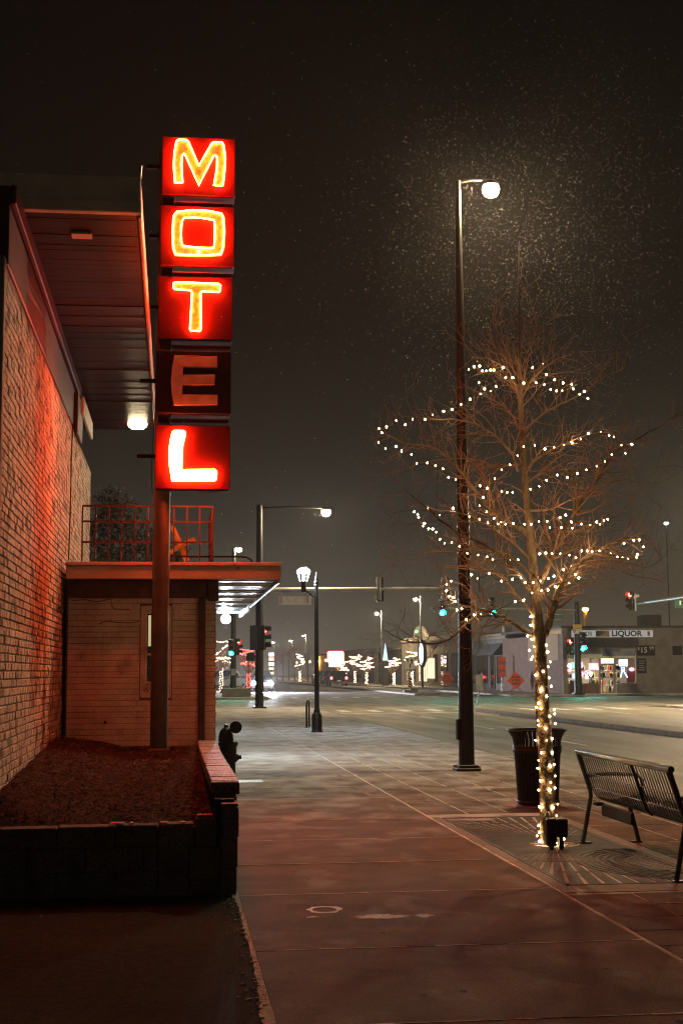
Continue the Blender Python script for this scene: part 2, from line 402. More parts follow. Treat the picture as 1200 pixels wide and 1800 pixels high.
# marks on the pavement and road
def ring(c, r0, r1, sx, sy, n=40, jit=.0, z=.0045):
    mb = MB(); vs = []
    for k in range(n):
        a = 2*PI*k/n; j = 1+jit*mnoise.noise(Vector((math.cos(a)*2, math.sin(a)*2, r0*9)))
        for r in (r0, r1*j): vs.append((c[0]+math.cos(a)*r*sx, c[1]+math.sin(a)*r*sy, z))
    return mb.add(vs, [(2*k, 2*k+1, (2*k+3) % (2*n), (2*k+2) % (2*n)) for k in range(n)])
c = P(570, 1600, z=0); part('paint_ring', ring(c, .08, .112, 1, 1.2, jit=.22), M_['paint'], walk)
def blot(c, sx, sy, seed, z=.0045, n=36):
    vs = [(c[0], c[1], z)]
    for k in range(n):
        a = 2*PI*k/n; r = 1+.75*mnoise.noise(Vector((math.cos(a)*1.7+seed, math.sin(a)*1.7, seed)))+.35*mnoise.noise(Vector((math.cos(a)*6+seed, math.sin(a)*6, seed)))
        vs.append((c[0]+math.cos(a)*r*sx, c[1]+math.sin(a)*r*sy, z))
    return MB().add(vs, [(0, 1+k, 1+(k+1) % n) for k in range(n)])
m_smear = mat('worn_paint', (.18, .15, .11), (.36, .37, .33), 40, .7, ramp=(.5, .62)); m_teal = mat('teal_paint', (.05, .34, .28), (.2, .24, .2), 45, .7, ramp=(.42, .6))
part('paint_smear', blot(P(668, 1612, z=0), .20, .07, 2.2), m_smear, walk)
part('paint_smear', blot(P(745, 1611, z=0), .06, .055, 5.1), m_teal, walk)
part('paint_smear', blot(P(548, 1613, z=0), .035, .03, 8.1), m_smear, walk)
for px, py, a, b, sd in ((845, 1385, .32, .16, 1.1), (878, 1406, .24, .13, 3.3), (905, 1330, .3, .25, 4.4), (800, 1312, .5, .2, 6.6),
                         (700, 1300, .3, .3, 7.3), (760, 1335, .28, .22, 9.1), (846, 1352, .16, .1, 2.9), (715, 1318, .16, .12, 12.4)):
    part('snow_patch', blot(P(px, py, z=0), a, b, sd, z=.005), M_['snow'], walk)
for px, py, ln, wd, sd in ((600, 1366, .5, .05, 1), (640, 1392, .8, .05, 2), (760, 1410, .5, .04, 3), (575, 1372, .3, .05, 4), (690, 1420, .4, .04, 5)):
    part('snow_streak', blot(P(px, py, z=0), wd, ln, sd+.3, z=.005), mat('snow_dust', (.19, .15, .115), (.34, .31, .28), 14, .9, ramp=(.45, .7), spec=.1) if sd == 1 else bpy.data.materials['snow_dust'], walk)
gs = MB(); gr_ = random.Random(31)
for k in range(170):
    y_ = gr_.uniform(6, 24); x_ = gr_.uniform(.55, 5.8)
    if GX0-.15 < x_ < 4.15 and 9.6 < y_ < 14.9: continue
    r_ = gr_.uniform(.008, .024); vs = [(x_, y_, .0042)]+[(x_+r_*gr_.uniform(.7, 1.2)*math.cos(a), y_+r_*gr_.uniform(.7, 1.2)*math.sin(a), .0042) for a in [2*PI*i/9 for i in range(9)]]
    gs.add(vs, [(0, 1+i, 1+(i+1) % 9) for i in range(9)])
part('gum_spot', gs, mat('old_gum', (.06, .045, .035), None, rough=.9, spec=.1), walk, kind='stuff')
ck = MB()
for (x_, y_, a, ln_) in ((1.0, 10.6, 1.1, 1.3), (1.9, 7.2, 2.4, 1.1), (.7, 8.6, .2, .9), (2.2, 12.2, 1.9, .8), (1.3, 15.6, .5, 1.4), (3.1, 8.9, 1.4, .7), (1.2, 5.8, 2.8, 1.0)):
    p = Vector((x_, y_, 0)); pts = []
    for i in range(14): pts.append(p.copy()); a += gr_.gauss(0, .32); p = p+Vector((math.cos(a), math.sin(a), 0))*ln_/14
    for i in range(13):
        d = (pts[i+1]-pts[i]).normalized(); n_ = Vector((-d.y, d.x, 0))*.0022*(1-.6*i/13)
        ck.add([(q_.x, q_.y, .0040) for q_ in (pts[i]-n_, pts[i+1]-n_, pts[i+1]+n_, pts[i]+n_)], [(0, 1, 2, 3)])
part('crack', ck, mat('crack_dark', (.03, .022, .017), None, rough=.95, spec=.05), walk, kind='stuff')
for k in range(12):                            # lane dashes
    y0 = 12+k*9.2
    if 55 < y0 < 90: continue
    part('lane_marking', sheet(9.05, 9.17, y0, y0+2.8, ROADZ+.005), M_['paint'], road)
for x0 in (6.9, 8.2, 9.5, 10.8, 12.1, 15, 16.3, 17.6, 18.9): part('crosswalk_bar', sheet(x0, x0+.45, 57.6, 60.6, ROADZ+.005), M_['paint'], road)
for x0 in (7.5, 8.8, 10.1, 11.4, 12.7, 16.5, 18): part('crosswalk_bar', sheet(x0, x0+.45, 88, 91, ROADZ+.005), M_['paint'], road)
part('stop_line', sheet(6.4, 12, 55.2, 55.7, ROADZ+.005), M_['paint'], road)
for k in range(16): part('turn_guide', sheet(14+k*.4, 14.12+k*.4, 64+k*1.3, 64.7+k*1.3, ROADZ+.006), M_['paint'], road)
for x0 in (17.2,):
    for k in range(10): part('lane_marking', sheet(x0, x0+.12, 6+k*9, 9+k*9, ROADZ+.005), M_['paint'], road) if not 55 < 6+k*9 < 90 else None
# raised medians
mm = MB().cbox(12.35, 13.5, 0, 57, -.14, .02, .03); tag(part('median', mm, M_['kerb'], None), kind='structure')
md = bpy.data.objects['median']
part('gutter_snow', sheet(12.2, 12.33, 0, 57, ROADZ+.006), M_['snow'], md)
part('median_nose', MB().cbox(16.4, 18.2, 95, 330, -.14, .03, .04), M_['kerb'], md)
# far pavement
fs = MB().cbox(21.5, 60, 88.5, 400, -.155, 0, .03).cbox(21.5, 60, -10, 60, -.155, 0, .03).cbox(-40, 5.9, 87.5, 400, -.155, 0, .03)
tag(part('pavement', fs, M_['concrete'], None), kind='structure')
pv = bpy.data.objects['pavement']
part('kerb_island', MB().cbox(28.5, 32, 70.5, 71.6, -.14, .03, .04).cbox(30.6, 36, 69, 69.9, -.14, .03, .04), M_['kerb'], pv)
# drain grate set in the walk
dg = thing('drain_grate', P(440, 1374, z=0), 'small pale metal drain grate set in the sidewalk by the planter', 'drain grate')
c = P(440, 1374, z=0)
part('frame', MB().box(c.x-.17, c.x+.17, c.y-.24, c.y+.24, .004, .007), M_['polegrey'], dg)
for k in range(9): part('bar', MB().box(c.x-.15+k*.0355, c.x-.135+k*.0355, c.y-.22, c.y+.22, .008, .012), M_['paint'], dg)

# ================================================================== motel wing with the brick wall
WX = -1.31
wing = thing('motel_building', (WX, 16, 0), 'two storey painted brick motel wing with a deep dark soffit, red lit', 'building')
part('wall', MB().box(-3.2, WX-.012, 10.75, 22.0, -.1, 4.72), M_['mortar'], wing)
part('end_wall', MB().cbox(-3.2, WX+.004, 10.63, 10.75, -.1, 4.74, .01), M_['greystucco'], wing)
CH = .0677; BL = .205; n_b = 0; restb = MB()
def brickmesh(l, h, d, c=.004, m=None): return MB().cbox(0, d, 0, l, 0, h, c).mesh('brick', m)
bmesh_full = [brickmesh(BL-.009, CH-.010-rnd.uniform(0, .002), .03+rnd.uniform(-.002, .003), .005, M_['brick']) for _ in range(4)]
rows = []
for r_ in range(61):
    z0 = .56+r_*CH
    if z0+CH > 4.74: break
    yb = 10.76+(BL/2 if r_ % 2 else 0)
    if r_ % 2: rows.append((z0, 10.76, BL/2-.009))
    while yb < 21.99:
        l = min(BL, 22.0-yb)-.009
        if l > .03: rows.append((z0, yb, l))
        yb += BL
def size_on(zy): return -zy[1]
vis = sorted(rows, key=lambda q: (q[1] + (0 if .6 < q[0] < 4.3 else 3)))
full = set(id(q) for q in [q for q in vis if q[2] > BL-.02 and q[1] > 10.9][:290])
for q in rows:
    off = rnd.uniform(-.004, .003); proud = rnd.random() < .03
    if id(q) in full:
        part('brick', bmesh_full[rnd.randrange(4)], None, wing, M=Matrix.Translation((WX-.03+off+(.006 if proud else 0), q[1], q[0])) @ Matrix.Rotation(rnd.gauss(0, .012), 4, 'Z') @ Matrix.Rotation(rnd.gauss(0, .008), 4, 'X'))
    else: restb.cbox(WX-.03, WX+off, q[1], q[1]+q[2], q[0], q[0]+CH-.011, .004)
part('brick', restb, M_['brick'], wing, kind='stuff')
# wall conduit, beam over the wall and its end boxes
part('conduit', MB().tube([P(128, 745, X=WX+.02), P(126, 800, X=WX+.02), P(124, 900, X=WX+.02), P(121, 985, X=WX+.02)], .008, 6), M_['ink'], wing, True)
part('beam', MB().cbox(WX-.2, WX-.002, 10.9, 19.0, 4.745, 5.39, .01), mat('beam_red', (.07, .011, .008), (.05, .008, .006), 3, .6, spec=.2), wing)
part('beam_cap', MB().cbox(WX, WX+.05, 10.9, 18.9, 5.24, 5.395, .01), bpy.data.materials['beam_red'], wing)
part('end_box', MB().cbox(WX+.0, WX+.05, 18.2, 19.15, 4.66, 5.2, .01), bpy.data.materials['beam_red'], wing)
part('end_box', MB().cbox(WX+.045, WX+.085, 18.8, 20.9, 5.02, 5.27, .008), M_['trim'], wing, label='pale end of the wall beam')
# roof
rf = part('roof', MB().cbox(-7, -.33, 11.55, 22.2, 5.44, 5.70, .01), M_['trim'], wing)
part('fascia', MB().cbox(-7, -.305, 11.44, 11.545, 5.385, 5.70, .012), M_['trim'], rf)
part('fascia_lip', MB().cbox(-7, -.30, 11.405, 11.435, 5.37, 5.47, .008), M_['trim'], rf)
part('edge_trim', MB().cbox(-.326, -.30, 11.55, 22.2, 5.37, 5.66, .006), mat('edge_trim_paint', (.35, .12, .08), (.2, .07, .05), 9, .5), rf)
part('edge_flashing', MB().add([(-.30, 11.40, 5.70), (-.293, 11.40, 5.78), (-.291, 11.44, 5.78), (-.30, 11.48, 5.68)], [(0, 1, 2, 3)]), M_['polegrey'], rf)
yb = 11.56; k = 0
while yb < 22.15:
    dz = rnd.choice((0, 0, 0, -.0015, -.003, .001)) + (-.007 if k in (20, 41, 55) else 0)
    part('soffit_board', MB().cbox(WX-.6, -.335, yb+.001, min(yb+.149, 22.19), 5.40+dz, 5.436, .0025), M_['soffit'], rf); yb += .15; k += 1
c = P(242, 745, z=5.385)
part('ceiling_lamp', MB().lathe((c.x, c.y, 5.30), [(.03, 0), (.10, .012), (.14, .045), (.15, .085)], 20), M_['warmcan'], wing, True)
part('vent', MB().cbox(-.92, -.74, 12.05, 12.2, 5.375, 5.399, .005), M_['trim'], wing)

# ================================================================== motel office
OY, OX0, OX1 = 16.9, -1.27, .512
off = thing('motel_office', (-.3, OY, 0), 'low cream brick motel office with a flat roof behind the sign pole', 'building')
part('wall', MB().box(OX0, OX1-.012, OY+.014, 26.4, .3, 2.66), M_['office_mortar'], off)
obm = {}
WIN = (P(247, 1062, Y=OY).x, P(303, 1062, Y=OY).x, P(247, 1228, Y=OY).z, P(247, 1064, Y=OY).z)
for r_ in range(33):
    z0 = .48+r_*CH
    if z0+CH > 2.50: break
    x = OX0+.02-(.1025 if r_ % 2 else 0)
    while x < OX1-.02:
        a, b = max(x, OX0+.02), min(x+BL, OX1-.0)
        z1 = z0+CH
        segs = [(a, b)]
        if z1 > WIN[2]+.01 and z0 < WIN[3]-.01: segs = [(a, min(b, WIN[0]-.003)), (max(a, WIN[1]+.003), b)]
        for aa, bb in segs:
            if bb-aa > .022:
                key = round(bb-aa, 3)
                if key not in obm: obm[key] = MB().cbox(0, key-.002, 0, .03, 0, CH-.0055, .0025).mesh('brick', M_['office_brick'])
                part('brick', obm[key], None, off, M=Matrix.Translation((aa, OY+rnd.uniform(-.002, .003), z0)))
        x += BL
# window: painted panel, frame, glass, lit gap behind the pole
wn = part('window', MB().cbox(WIN[0]+.006, WIN[1]-.006, OY-.004, OY+.06, WIN[2]+.006, WIN[3]-.006, .006), M_['office_brick'], off)
fx0, fx1, fz0, fz1 = WIN[0]+.085, WIN[1]-.045, WIN[2]+.20, WIN[3]-.1
for a in ((fx0-.03, fx0, fz0-.03, fz1+.03), (fx1, fx1+.03, fz0-.03, fz1+.03), (fx0, fx1, fz1, fz1+.03), (fx0, fx1, fz0-.03, fz0), (fx0, fx1, (fz0+fz1)/2-.1, (fz0+fz1)/2-.07)):
    part('frame', MB().cbox(a[0]+.001, a[1]-.001, OY-.024, OY-.006, a[2], a[3], .004), M_['office_brick'], wn)
part('pane', MB().box(fx0, fx1, OY-.0095, OY-.0065, fz0, fz1), M_['glassdark'], wn)
part('lit_pane', MB().box(fx0+.012, fx0+.045, OY-.016, OY-.012, fz0+.42, fz1-.02), glow('office_window_light', (1, .78, .36), .55), wn)
for px in (237, 314):
    a = P(px-7, 1069, Y=OY); b = P(px+7, 1089, Y=OY)
    part('shutter_bracket', MB().cbox(a.x, b.x, OY-.012, OY+.02, b.z, a.z, .004), M_['office_brick'], off)
c = P(257, 1213, Y=OY); text('painted_letter', 'W', .085, M_['mortar'], off, fr(c.x, OY-.0062, c.z), .001)
part('crack', MB().tube([P(x, y, Y=OY-.003) for x, y in ((128, 1056), (150, 1054), (170, 1058), (195, 1053), (198, 1068), (205, 1071), (228, 1072))], .005, 4), M_['mortar'], off)
part('crack', MB().tube([P(x, y, Y=OY-.003) for x, y in ((175, 1096), (190, 1092), (205, 1094), (230, 1095), (245, 1092))], .005, 4), M_['mortar'], off)
c = P(185, 1270, Y=OY); part('pipe_hole', MB().cyl((c.x, OY-.006, c.z), (c.x, OY+.02, c.z), .018, n=10), M_['ink'], off)
part('header_beam', MB().cbox(OX0+.01, .40, OY-.06, OY+.1, 2.44, 2.637, .008), M_['darkwood'], off)
part('header_beam', MB().cbox(.405, .53, OY-.12, OY+.12, 2.40, 2.637, .008), M_['darkwood'], off)
part('downspout', MB().cbox(.295, .375, OY-.085, OY-.01, .55, 2.438, .012), M_['darkwood'], off)
orf = part('roof', MB().cbox(OX0+.02, 1.25, 16.62, 26.5, 2.69, 2.82, .008), M_['fascia'], off)
part('fascia', MB().cbox(OX0+.015, 1.262, 16.55, 16.615, 2.645, 2.80, .006), M_['fascia'], orf)
part('fascia_lip', MB().cbox(OX0+.01, 1.27, 16.52, 16.61, 2.803, 2.845, .006), M_['fascia'], orf)
part('edge_trim', MB().cbox(1.226, 1.256, 16.62, 23.0, 2.60, 2.686, .005), M_['metal_soffit'], orf)
part('edge_trim', MB().cbox(1.222, 1.262, 23.05, 26.45, 2.57, 2.686, .005), M_['white'], orf)
yb = 16.64; k = 0
while yb < 26.4:
    dz = (0, -.012, 0, .006, -.006, -.018)[k % 6]
    part('soffit_board', MB().cbox(.53, 1.22, yb+.004, yb+.236, 2.655+dz, 2.687, .006), M_['metal_soffit'], orf); yb += .24; k += 1
# balcony railing on the office roof
rl = thing('roof_railing', (-.3, 17.0, 2.85), 'rusty red metal railing on the low office roof', 'railing')
RY = 17.0
a0 = P(146, 889, Y=RY); a1 = P(374, 894, Y=RY); zb = 2.85
for zz in (a0.z, a0.z-.19, zb+.27): part('rail', MB().cbox(a0.x, a1.x, RY-.012, RY+.012, zz-.012, zz+.012, .003), M_['rail'], rl)
nb = 11
for k in range(nb): 
    x = a0.x+(a1.x-a0.x)*k/(nb-1)
    part('baluster', MB().box(x-.009, x+.009, RY-.03, RY-.013, zb, a0.z), M_['rail'], rl)
for yq in (17.35, 17.8, 18.3, 18.8): part('baluster', MB().box(a1.x-.01, a1.x+.01, yq-.01, yq+.01, zb, a0.z), M_['rail'], rl)
part('rail', MB().cbox(a1.x-.012, a1.x+.012, RY+.013, 19, a0.z-.012, a0.z+.012, .003).cbox(a1.x-.012, a1.x+.012, RY+.013, 19, zb+.27, zb+.29, .003), M_['rail'], rl)
part('end_plate', MB().prism([(a1.x-.03, RY+.02, zb), (a1.x+.0, RY+.02, zb), (a1.x+.02, RY+.02, a0.z-.02), (a1.x-.012, RY+.02, a0.z-.02)], (0, .25, 0)), M_['rail'], rl)
yc = thing('yellow_brace', P(328, 985, Y=17.6), 'yellow wooden cross-shaped brace leaning on the office roof behind the railing', 'brace')
part('post', MB().tube([P(329, 986, Y=17.6), P(314, 950, Y=17.6), P(303, 925, Y=17.65)], [.04, .036, .03], 6), M_['yellow'], yc, True)
part('arm', MB().tube([P(296, 974, Y=17.56), P(318, 958, Y=17.56), P(343, 948, Y=17.56)], [.026, .034, .03], 6), M_['yellow'], yc, True)
pr = thing('roof_pipe', P(380, 981, Y=17.1), 'thin dark bent pipe lying along the office roof edge', 'pipe')
part('pipe', MB().tube([P(284, 977, Y=17.1), P(340, 978.5, Y=17.1), P(420, 978.5, Y=17.1), P(433, 979.5, Y=17.1), P(441, 984, Y=17.1), P(444, 990, Y=17.1)], .012, 8), M_['ink'], pr, True)
# porch lamp under the office roof
c = P(397, 1088, Y=25.6)
pl = thing('porch_lamp', (c.x, c.y, 2.4), 'dazzling cool white globe lamp under the office roof overhang', 'lamp')
part('globe', MB().sphere((c.x, c.y, c.z), .085, 14, 8), M_['porch'], pl, True)
part('bracket', MB().cyl((c.x, c.y, c.z+.08), (c.x, c.y, 2.66), .03, n=8), M_['white'], pl, True)

# ================================================================== planter
plt = thing('planter', (-.3, 10.1, 0), 'low raised planter of dark blocks and red cap bricks under the motel sign', 'planter')
FY = 10.09
def blk(x0, x1, y0, y1, z0, z1, m='block', nm='block', c=.008): return part(nm, MB().cbox(x0+.003, x1-.003, y0, y1, z0+.002, z1-.002, c), M_[m], plt)
part('core', MB().box(-3.2, .40, FY+.02, FY+.17, -.05, .46), M_['ink'], plt)
part('core', MB().box(.30, .44, FY+.1, 16.85, -.05, .645), M_['ink'], plt)
for r_, (z0, z1) in enumerate(((-.02, .16), (.16, .33), (.33, .485))):
    x = -3.2+(.2 if r_ % 2 else 0)
    while x < -.12:
        x1 = min(x+.4, -.10); blk(x, x1, FY+rnd.uniform(-.004, .004), FY+.19, z0, z1 + (rnd.uniform(-.012, .004) if r_ == 2 else 0)); x = x1
blk(-.10, .16, FY-.012, FY+.19, .33, .49); blk(-.10, .12, FY-.004, FY+.19, .16, .33); blk(.12, .36, FY-.02, FY+.19, .1, .33); blk(-.10, .12, FY, FY+.19, -.02, .16); blk(.12, .36, FY-.006, FY+.19, -.02, .1)
blk(.16, .31, FY-.016, FY+.19, .33, .525)
for z0, z1, dx in ((-.02, .18, 0), (.18, .39, .006), (.39, .60, .014)): blk(.335+dx, .455+dx, FY-.05, FY+.26, z0, z1)
blk(.34, .465, FY-.03, FY+.30, .602, .625, 'redbrick', 'brick', .004)
for x0, x1 in ((-.44, -.33), (-.30, -.27), (-.09, -.03), (.05, .10), (.17, .29)): blk(x0, x1, FY+.03, FY+.14, .489 if x0 < .16 else .527, .498 if x0 < .16 else .545, 'redbrick', 'brick', .003)
yb = FY+.27; r_ = 0
while yb < 16.8:
    y1 = min(yb+.4, 16.85)
    for z0, z1 in ((-.02, .2), (.2, .42), (.42, .645)): part('block', MB().cbox(.30, .465+rnd.uniform(-.004, .004), yb+.003, y1-.003, z0+.002, z1-.002, .008), M_['block'], plt)
    yb = y1
CY0 = 9.98
capm = [MB().cbox(0, .205, 0, .072, 0, .088, .005).mesh('cap_brick', M_['snowbrick']) for _ in range(2)]
yb = CY0+.55
end = MB().cbox(.275, .488, CY0+.53-.11, CY0+.53, .66, .748, .006)
eb = part('end_brick', end, M_['block'], plt)
for k in range(3): part('core_hole', MB().cyl((.325+k*.055, CY0+.53-.113, .702), (.325+k*.055, CY0+.53-.1, .702), .014, n=10), M_['ink'], eb)
n = 0
while yb < 16.8:
    sh = .012*math.sin(yb*.8)
    part('cap_brick', capm[n % 2], None, plt, M=Matrix.Translation((.283+rnd.uniform(-.004, .004)+sh*.3, yb, .660+rnd.uniform(-.003, .003)))); yb += .0765; n += 1
part('mortar_bed', MB().box(.31, .462, FY+.3, 16.8, .646, .659), M_['mortar'], plt)
# soil with bark mulch
nx, ny = 40, 70; vs = []; fsx = []
def soilz(x, y):
    t = (y-10.2)/6.7; base = .44+.24*min(1, max(0, t*1.25))
    base += .20*max(0, (-.55-x)/.75)*(1-.35*t)*min(1, max(0, (y-10.2)/.6))
    return base+.022*mnoise.noise(Vector((x*3, y*3, 0)))+.012*mnoise.noise(Vector((x*11, y*11, 3)))
for j in range(ny+1):
    for i in range(nx+1):
        x = -1.3+1.6*i/nx; y_ = 10.22+6.7*j/ny; vs.append((x, y_, soilz(x, y_)))
for j in range(ny):
    for i in range(nx): a = j*(nx+1)+i; fsx.append((a, a+1, a+nx+2, a+nx+1))
soil = part('soil', MB().add(vs, fsx), M_['mulch'], None, True); tag(soil, kind='structure')
part('soil_front', MB().box(-3.2, -1.3, 10.28, 10.62, .2, .47), M_['mulch'], soil)
ch = MB()
for k in range(5200):
    x = rnd.uniform(-1.28, .28); y_ = rnd.uniform(10.28, 16.8); l = rnd.uniform(.008, .035); wdt = rnd.uniform(.002, .006)
    Mx = Matrix.Translation((x, y_, soilz(x, y_)+.006)) @ Matrix.Rotation(rnd.uniform(0, 6.28), 4, 'Z') @ Matrix.Rotation(rnd.uniform(-.5, .5), 4, 'Y')
    ch.add([Mx @ Vector(p) for p in ((-l, -wdt, 0), (l, -wdt, 0), (l, wdt, 0), (-l, wdt, 0), (0, 0, .006))], [(0, 1, 4), (1, 2, 4), (2, 3, 4), (3, 0, 4)])
mchips = part('mulch', ch, M_['chip'], soil, kind='stuff')

dgm = MB()
for k in range(150):
    x = rnd.uniform(-1.25, .25); y_ = rnd.uniform(10.3, 16.6); a = rnd.uniform(0, 6.28); l = rnd.uniform(.03, .10); z = soilz(x, y_)
    dgm.tube([(x, y_, z), (x+l*.4*math.cos(a), y_+l*.4*math.sin(a), z+l*.35), (x+l*math.cos(a), y_+l*math.sin(a), z+.012)], [.0022, .002, .001], 3)
part('dead_grass', dgm, mat('dead_grass', (.42, .34, .22), None, rough=.8, spec=.1), soil, kind='stuff')

# ================================================================== MOTEL sign
SY = 15.75
sg = thing('motel_sign', P(278, 1312, Y=SY+.2), 'tall stacked red neon sign reading MOTEL on a brown steel pole', 'sign')
pb = P(279, 1312, Y=SY+.16); ptop = P(297, 250, Y=SY+.16)
part('sign_pole', MB().tube([(pb.x, SY+.16, .5), (pb.x+.012, SY+.16, 3.3), (pb.x+.03, SY+.16, 7.6)], [.098, .096, .09], 20), M_['brownpole'], sg, True)
part('pole_collar', MB().lathe((pb.x, SY+.16, .66), [(.125, 0), (.125, .03), (.1, .05)], 18), M_['brownpole'], sg, True)
def conv(pts, tl, tr, bl, br):
    o = []
    for x, y in pts:
        u = (x-(tl[0]+bl[0])/2)/((tr[0]+br[0])/2-(tl[0]+bl[0])/2)
        yt = tl[1]+(tr[1]-tl[1])*u; ybt = bl[1]+(br[1]-bl[1])*u
        o.append((u, 1-(y-yt)/(ybt-yt)))
    return o
def c1(x, y): return (230+x/5.4545, 220+y/5.4545)
LET = {
 'M': (((305, 90), (1000, 145), (298, 650), (1000, 695)),
       [(425, 557), (412, 400), (416, 270), (436, 160), (455, 142), (532, 148), (550, 165), (652, 398), (775, 190), (790, 180), (868, 182), (886, 205), (905, 330), (900, 430), (884, 590), (870, 600), (795, 592), (825, 430), (825, 325), (808, 302), (790, 315), (652, 588), (520, 290), (505, 278), (494, 295), (486, 380), (498, 557)], None),
 'O': (((290, 755), (995, 805), (280, 1330), (990, 1370)),
       [(412, 870), (440, 832), (600, 822), (760, 838), (865, 865), (885, 900), (893, 1040), (885, 1180), (862, 1252), (760, 1258), (650, 1256), (520, 1250), (430, 1240), (410, 1180), (402, 1040), (405, 950)],
       [(492, 920), (510, 896), (600, 893), (700, 905), (790, 925), (803, 945), (804, 1040), (802, 1120), (795, 1188), (740, 1190), (655, 1184), (560, 1172), (500, 1160), (485, 1120), (482, 1040), (485, 975)]),
 'T': (((272, 1440), (985, 1475), (262, 2040), (970, 2065)),
       [(410, 1520), (425, 1508), (845, 1535), (858, 1548), (855, 1602), (842, 1614), (680, 1603), (668, 1618), (672, 1968), (660, 1983), (577, 1980), (567, 1965), (585, 1610), (572, 1592), (417, 1576), (405, 1562)], None),
 'E': (((250, 2155), (965, 2175), (245, 2740), (955, 2790)),
       [(415, 2218), (825, 2230), (828, 2335), (500, 2322), (497, 2398), (805, 2402), (800, 2500), (495, 2492), (492, 2580), (832, 2597), (830, 2695), (415, 2680), (395, 2580), (385, 2450), (395, 2320)], None),
 'L': (((240, 2865), (955, 2890), (228, 3480), (950, 3500)),
       [(402, 2945), (415, 2935), (505, 2938), (516, 2950), (512, 2990), (490, 3080), (483, 3300), (495, 3312), (806, 3315), (818, 3328), (815, 3400), (805, 3412), (397, 3408), (376, 3250), (370, 3140), (382, 3030)], None)}
DEP = .30
for ltr, (bx_, outl, inn) in LET.items():
    tl, tr, bl, br = bx_
    q = [P(*c1(*k), Y=SY) for k in (tl, tr, bl, br)]
    x0 = (q[0].x+q[2].x)/2; x1 = (q[1].x+q[3].x)/2; z1 = (q[0].z+q[1].z)/2; z0 = (q[2].z+q[3].z)/2
    W, H = x1-x0, z1-z0
    box = part('sign_box', MB().cbox(x0, x1, SY, SY+DEP, z0, z1, .006), M_['signdark'] if ltr == 'E' else M_['signred'], sg, label='sign box with the letter '+ltr+(', its tube unlit' if ltr == 'E' else ', its tube lit'))
    part('rim', MB().cbox(x0+.02, x1-.02, SY+.03, SY+.05, z0-.012, z0-.001, .002), M_['signdark'], box)
    part('spacer', MB().cbox(x0+.02, x0+.14, SY+.06, SY+.25, z0-.10, z0-.013, .006), M_['signdark'], sg) if ltr != 'L' else None
    part('strut', MB().cbox(x0+.16, x1-.02, SY+.16, SY+.2, z0-.075, z0-.035, .004), mat('strut_red', (.22, .012, .009), None, rough=.8, spec=.04) if 'strut_red' not in bpy.data.materials else bpy.data.materials['strut_red'], sg) if ltr != 'L' else None
    for side in (0, 1):
        yf = SY-.001 if side == 0 else SY+DEP+.001; sgn = -1 if side == 0 else 1
        def pt(u, v, d): return Vector(((x0+u*W) if side == 0 else (x1-u*W), yf+sgn*d, z0+v*H))
        uo = conv(outl, *bx_); ui = conv(inn, *bx_) if inn else None
        pm = M_['creme'] if ltr == 'E' else M_['white'] if ltr == 'L' else M_['gold']  # the L face is white to imitate the glare of its tubes
        cu = sum(p[0] for p in uo)/len(uo); cv = sum(p[1] for p in uo)/len(uo)
        if ui:
            mb = MB(); n = len(uo); vs = []
            grow = [(cu+(a-cu)*1.06, cv+(b-cv)*1.06) for a, b in uo]
            for d in (.002, .012):
                vs += [pt(a, b, d) for a, b in grow]+[pt(a, b, d) for a, b in ui]
            f = []
            for k in range(n):
                k2 = (k+1) % n
                f += [(2*n+k, 2*n+k2, 3*n+k2, 3*n+k), (k, k2, 2*n+k2, 2*n+k), (n+k, n+k2, 3*n+k2, 3*n+k)]
            mb.add(vs, f)
        else: mb = MB().prism([pt(a, b, .002) for a, b in uo], (0, sgn*.010, 0))
        plate = part('letter_face', mb, pm, box)
        for loop in ([uo, ui] if ui else [uo]):
            pts = [pt(a, b, .036) for a, b in loop]; pts.append(pts[0]); 
            if ltr == 'E':                                   # this tube is dead
                part('unlit_tube', MB().tube(pts[:9], .006, 6), mat('unlit_glass', (.4, .25, .2), None, rough=.2) if 'unlit_glass' not in bpy.data.materials else bpy.data.materials['unlit_glass'], plate, True)
            else: part('neon_tube', MB().tube(pts, .0075 if ltr != 'L' else .011, 6), M_[('neonLback' if side else 'neonL') if ltr == 'L' else 'neon'], plate, True)
        if ltr == 'O': part('neon_tube', MB().tube([pt(*conv([(650, 1215)], *bx_)[0], .04), pt(*conv([(650, 1260)], *bx_)[0], .04)], .014, 6), M_['neon'], plate, True)
        if ltr == 'L' and side == 0:
            ctr = conv([(448, 2960), (430, 3140), (432, 3358), (800, 3365)], *bx_)
            part('neon_tube', MB().tube([pt(a, b, .036) for a, b in ctr], .02, 6), M_['neonL'], plate, True)
for px, py, l in ((258, 293, 28), (262, 415, 22), (262, 540, 16), (246, 669, 30), (241, 802, 30)):
    a = P(px, py, Y=SY+.12); b = P(px+l, py+1, Y=SY+.12)
    part('bracket', MB().cbox(a.x, b.x+.04, SY+.10, SY+.15, a.z-.022, a.z+.022, .004), M_['ink'], sg)
part('cable', MB().tube([P(276, 690, Y=SY+.1), P(270, 760, Y=SY+.1), P(266, 830, Y=SY+.1), P(268, 868, Y=SY+.1)], .004, 5), M_['ink'], sg, True)

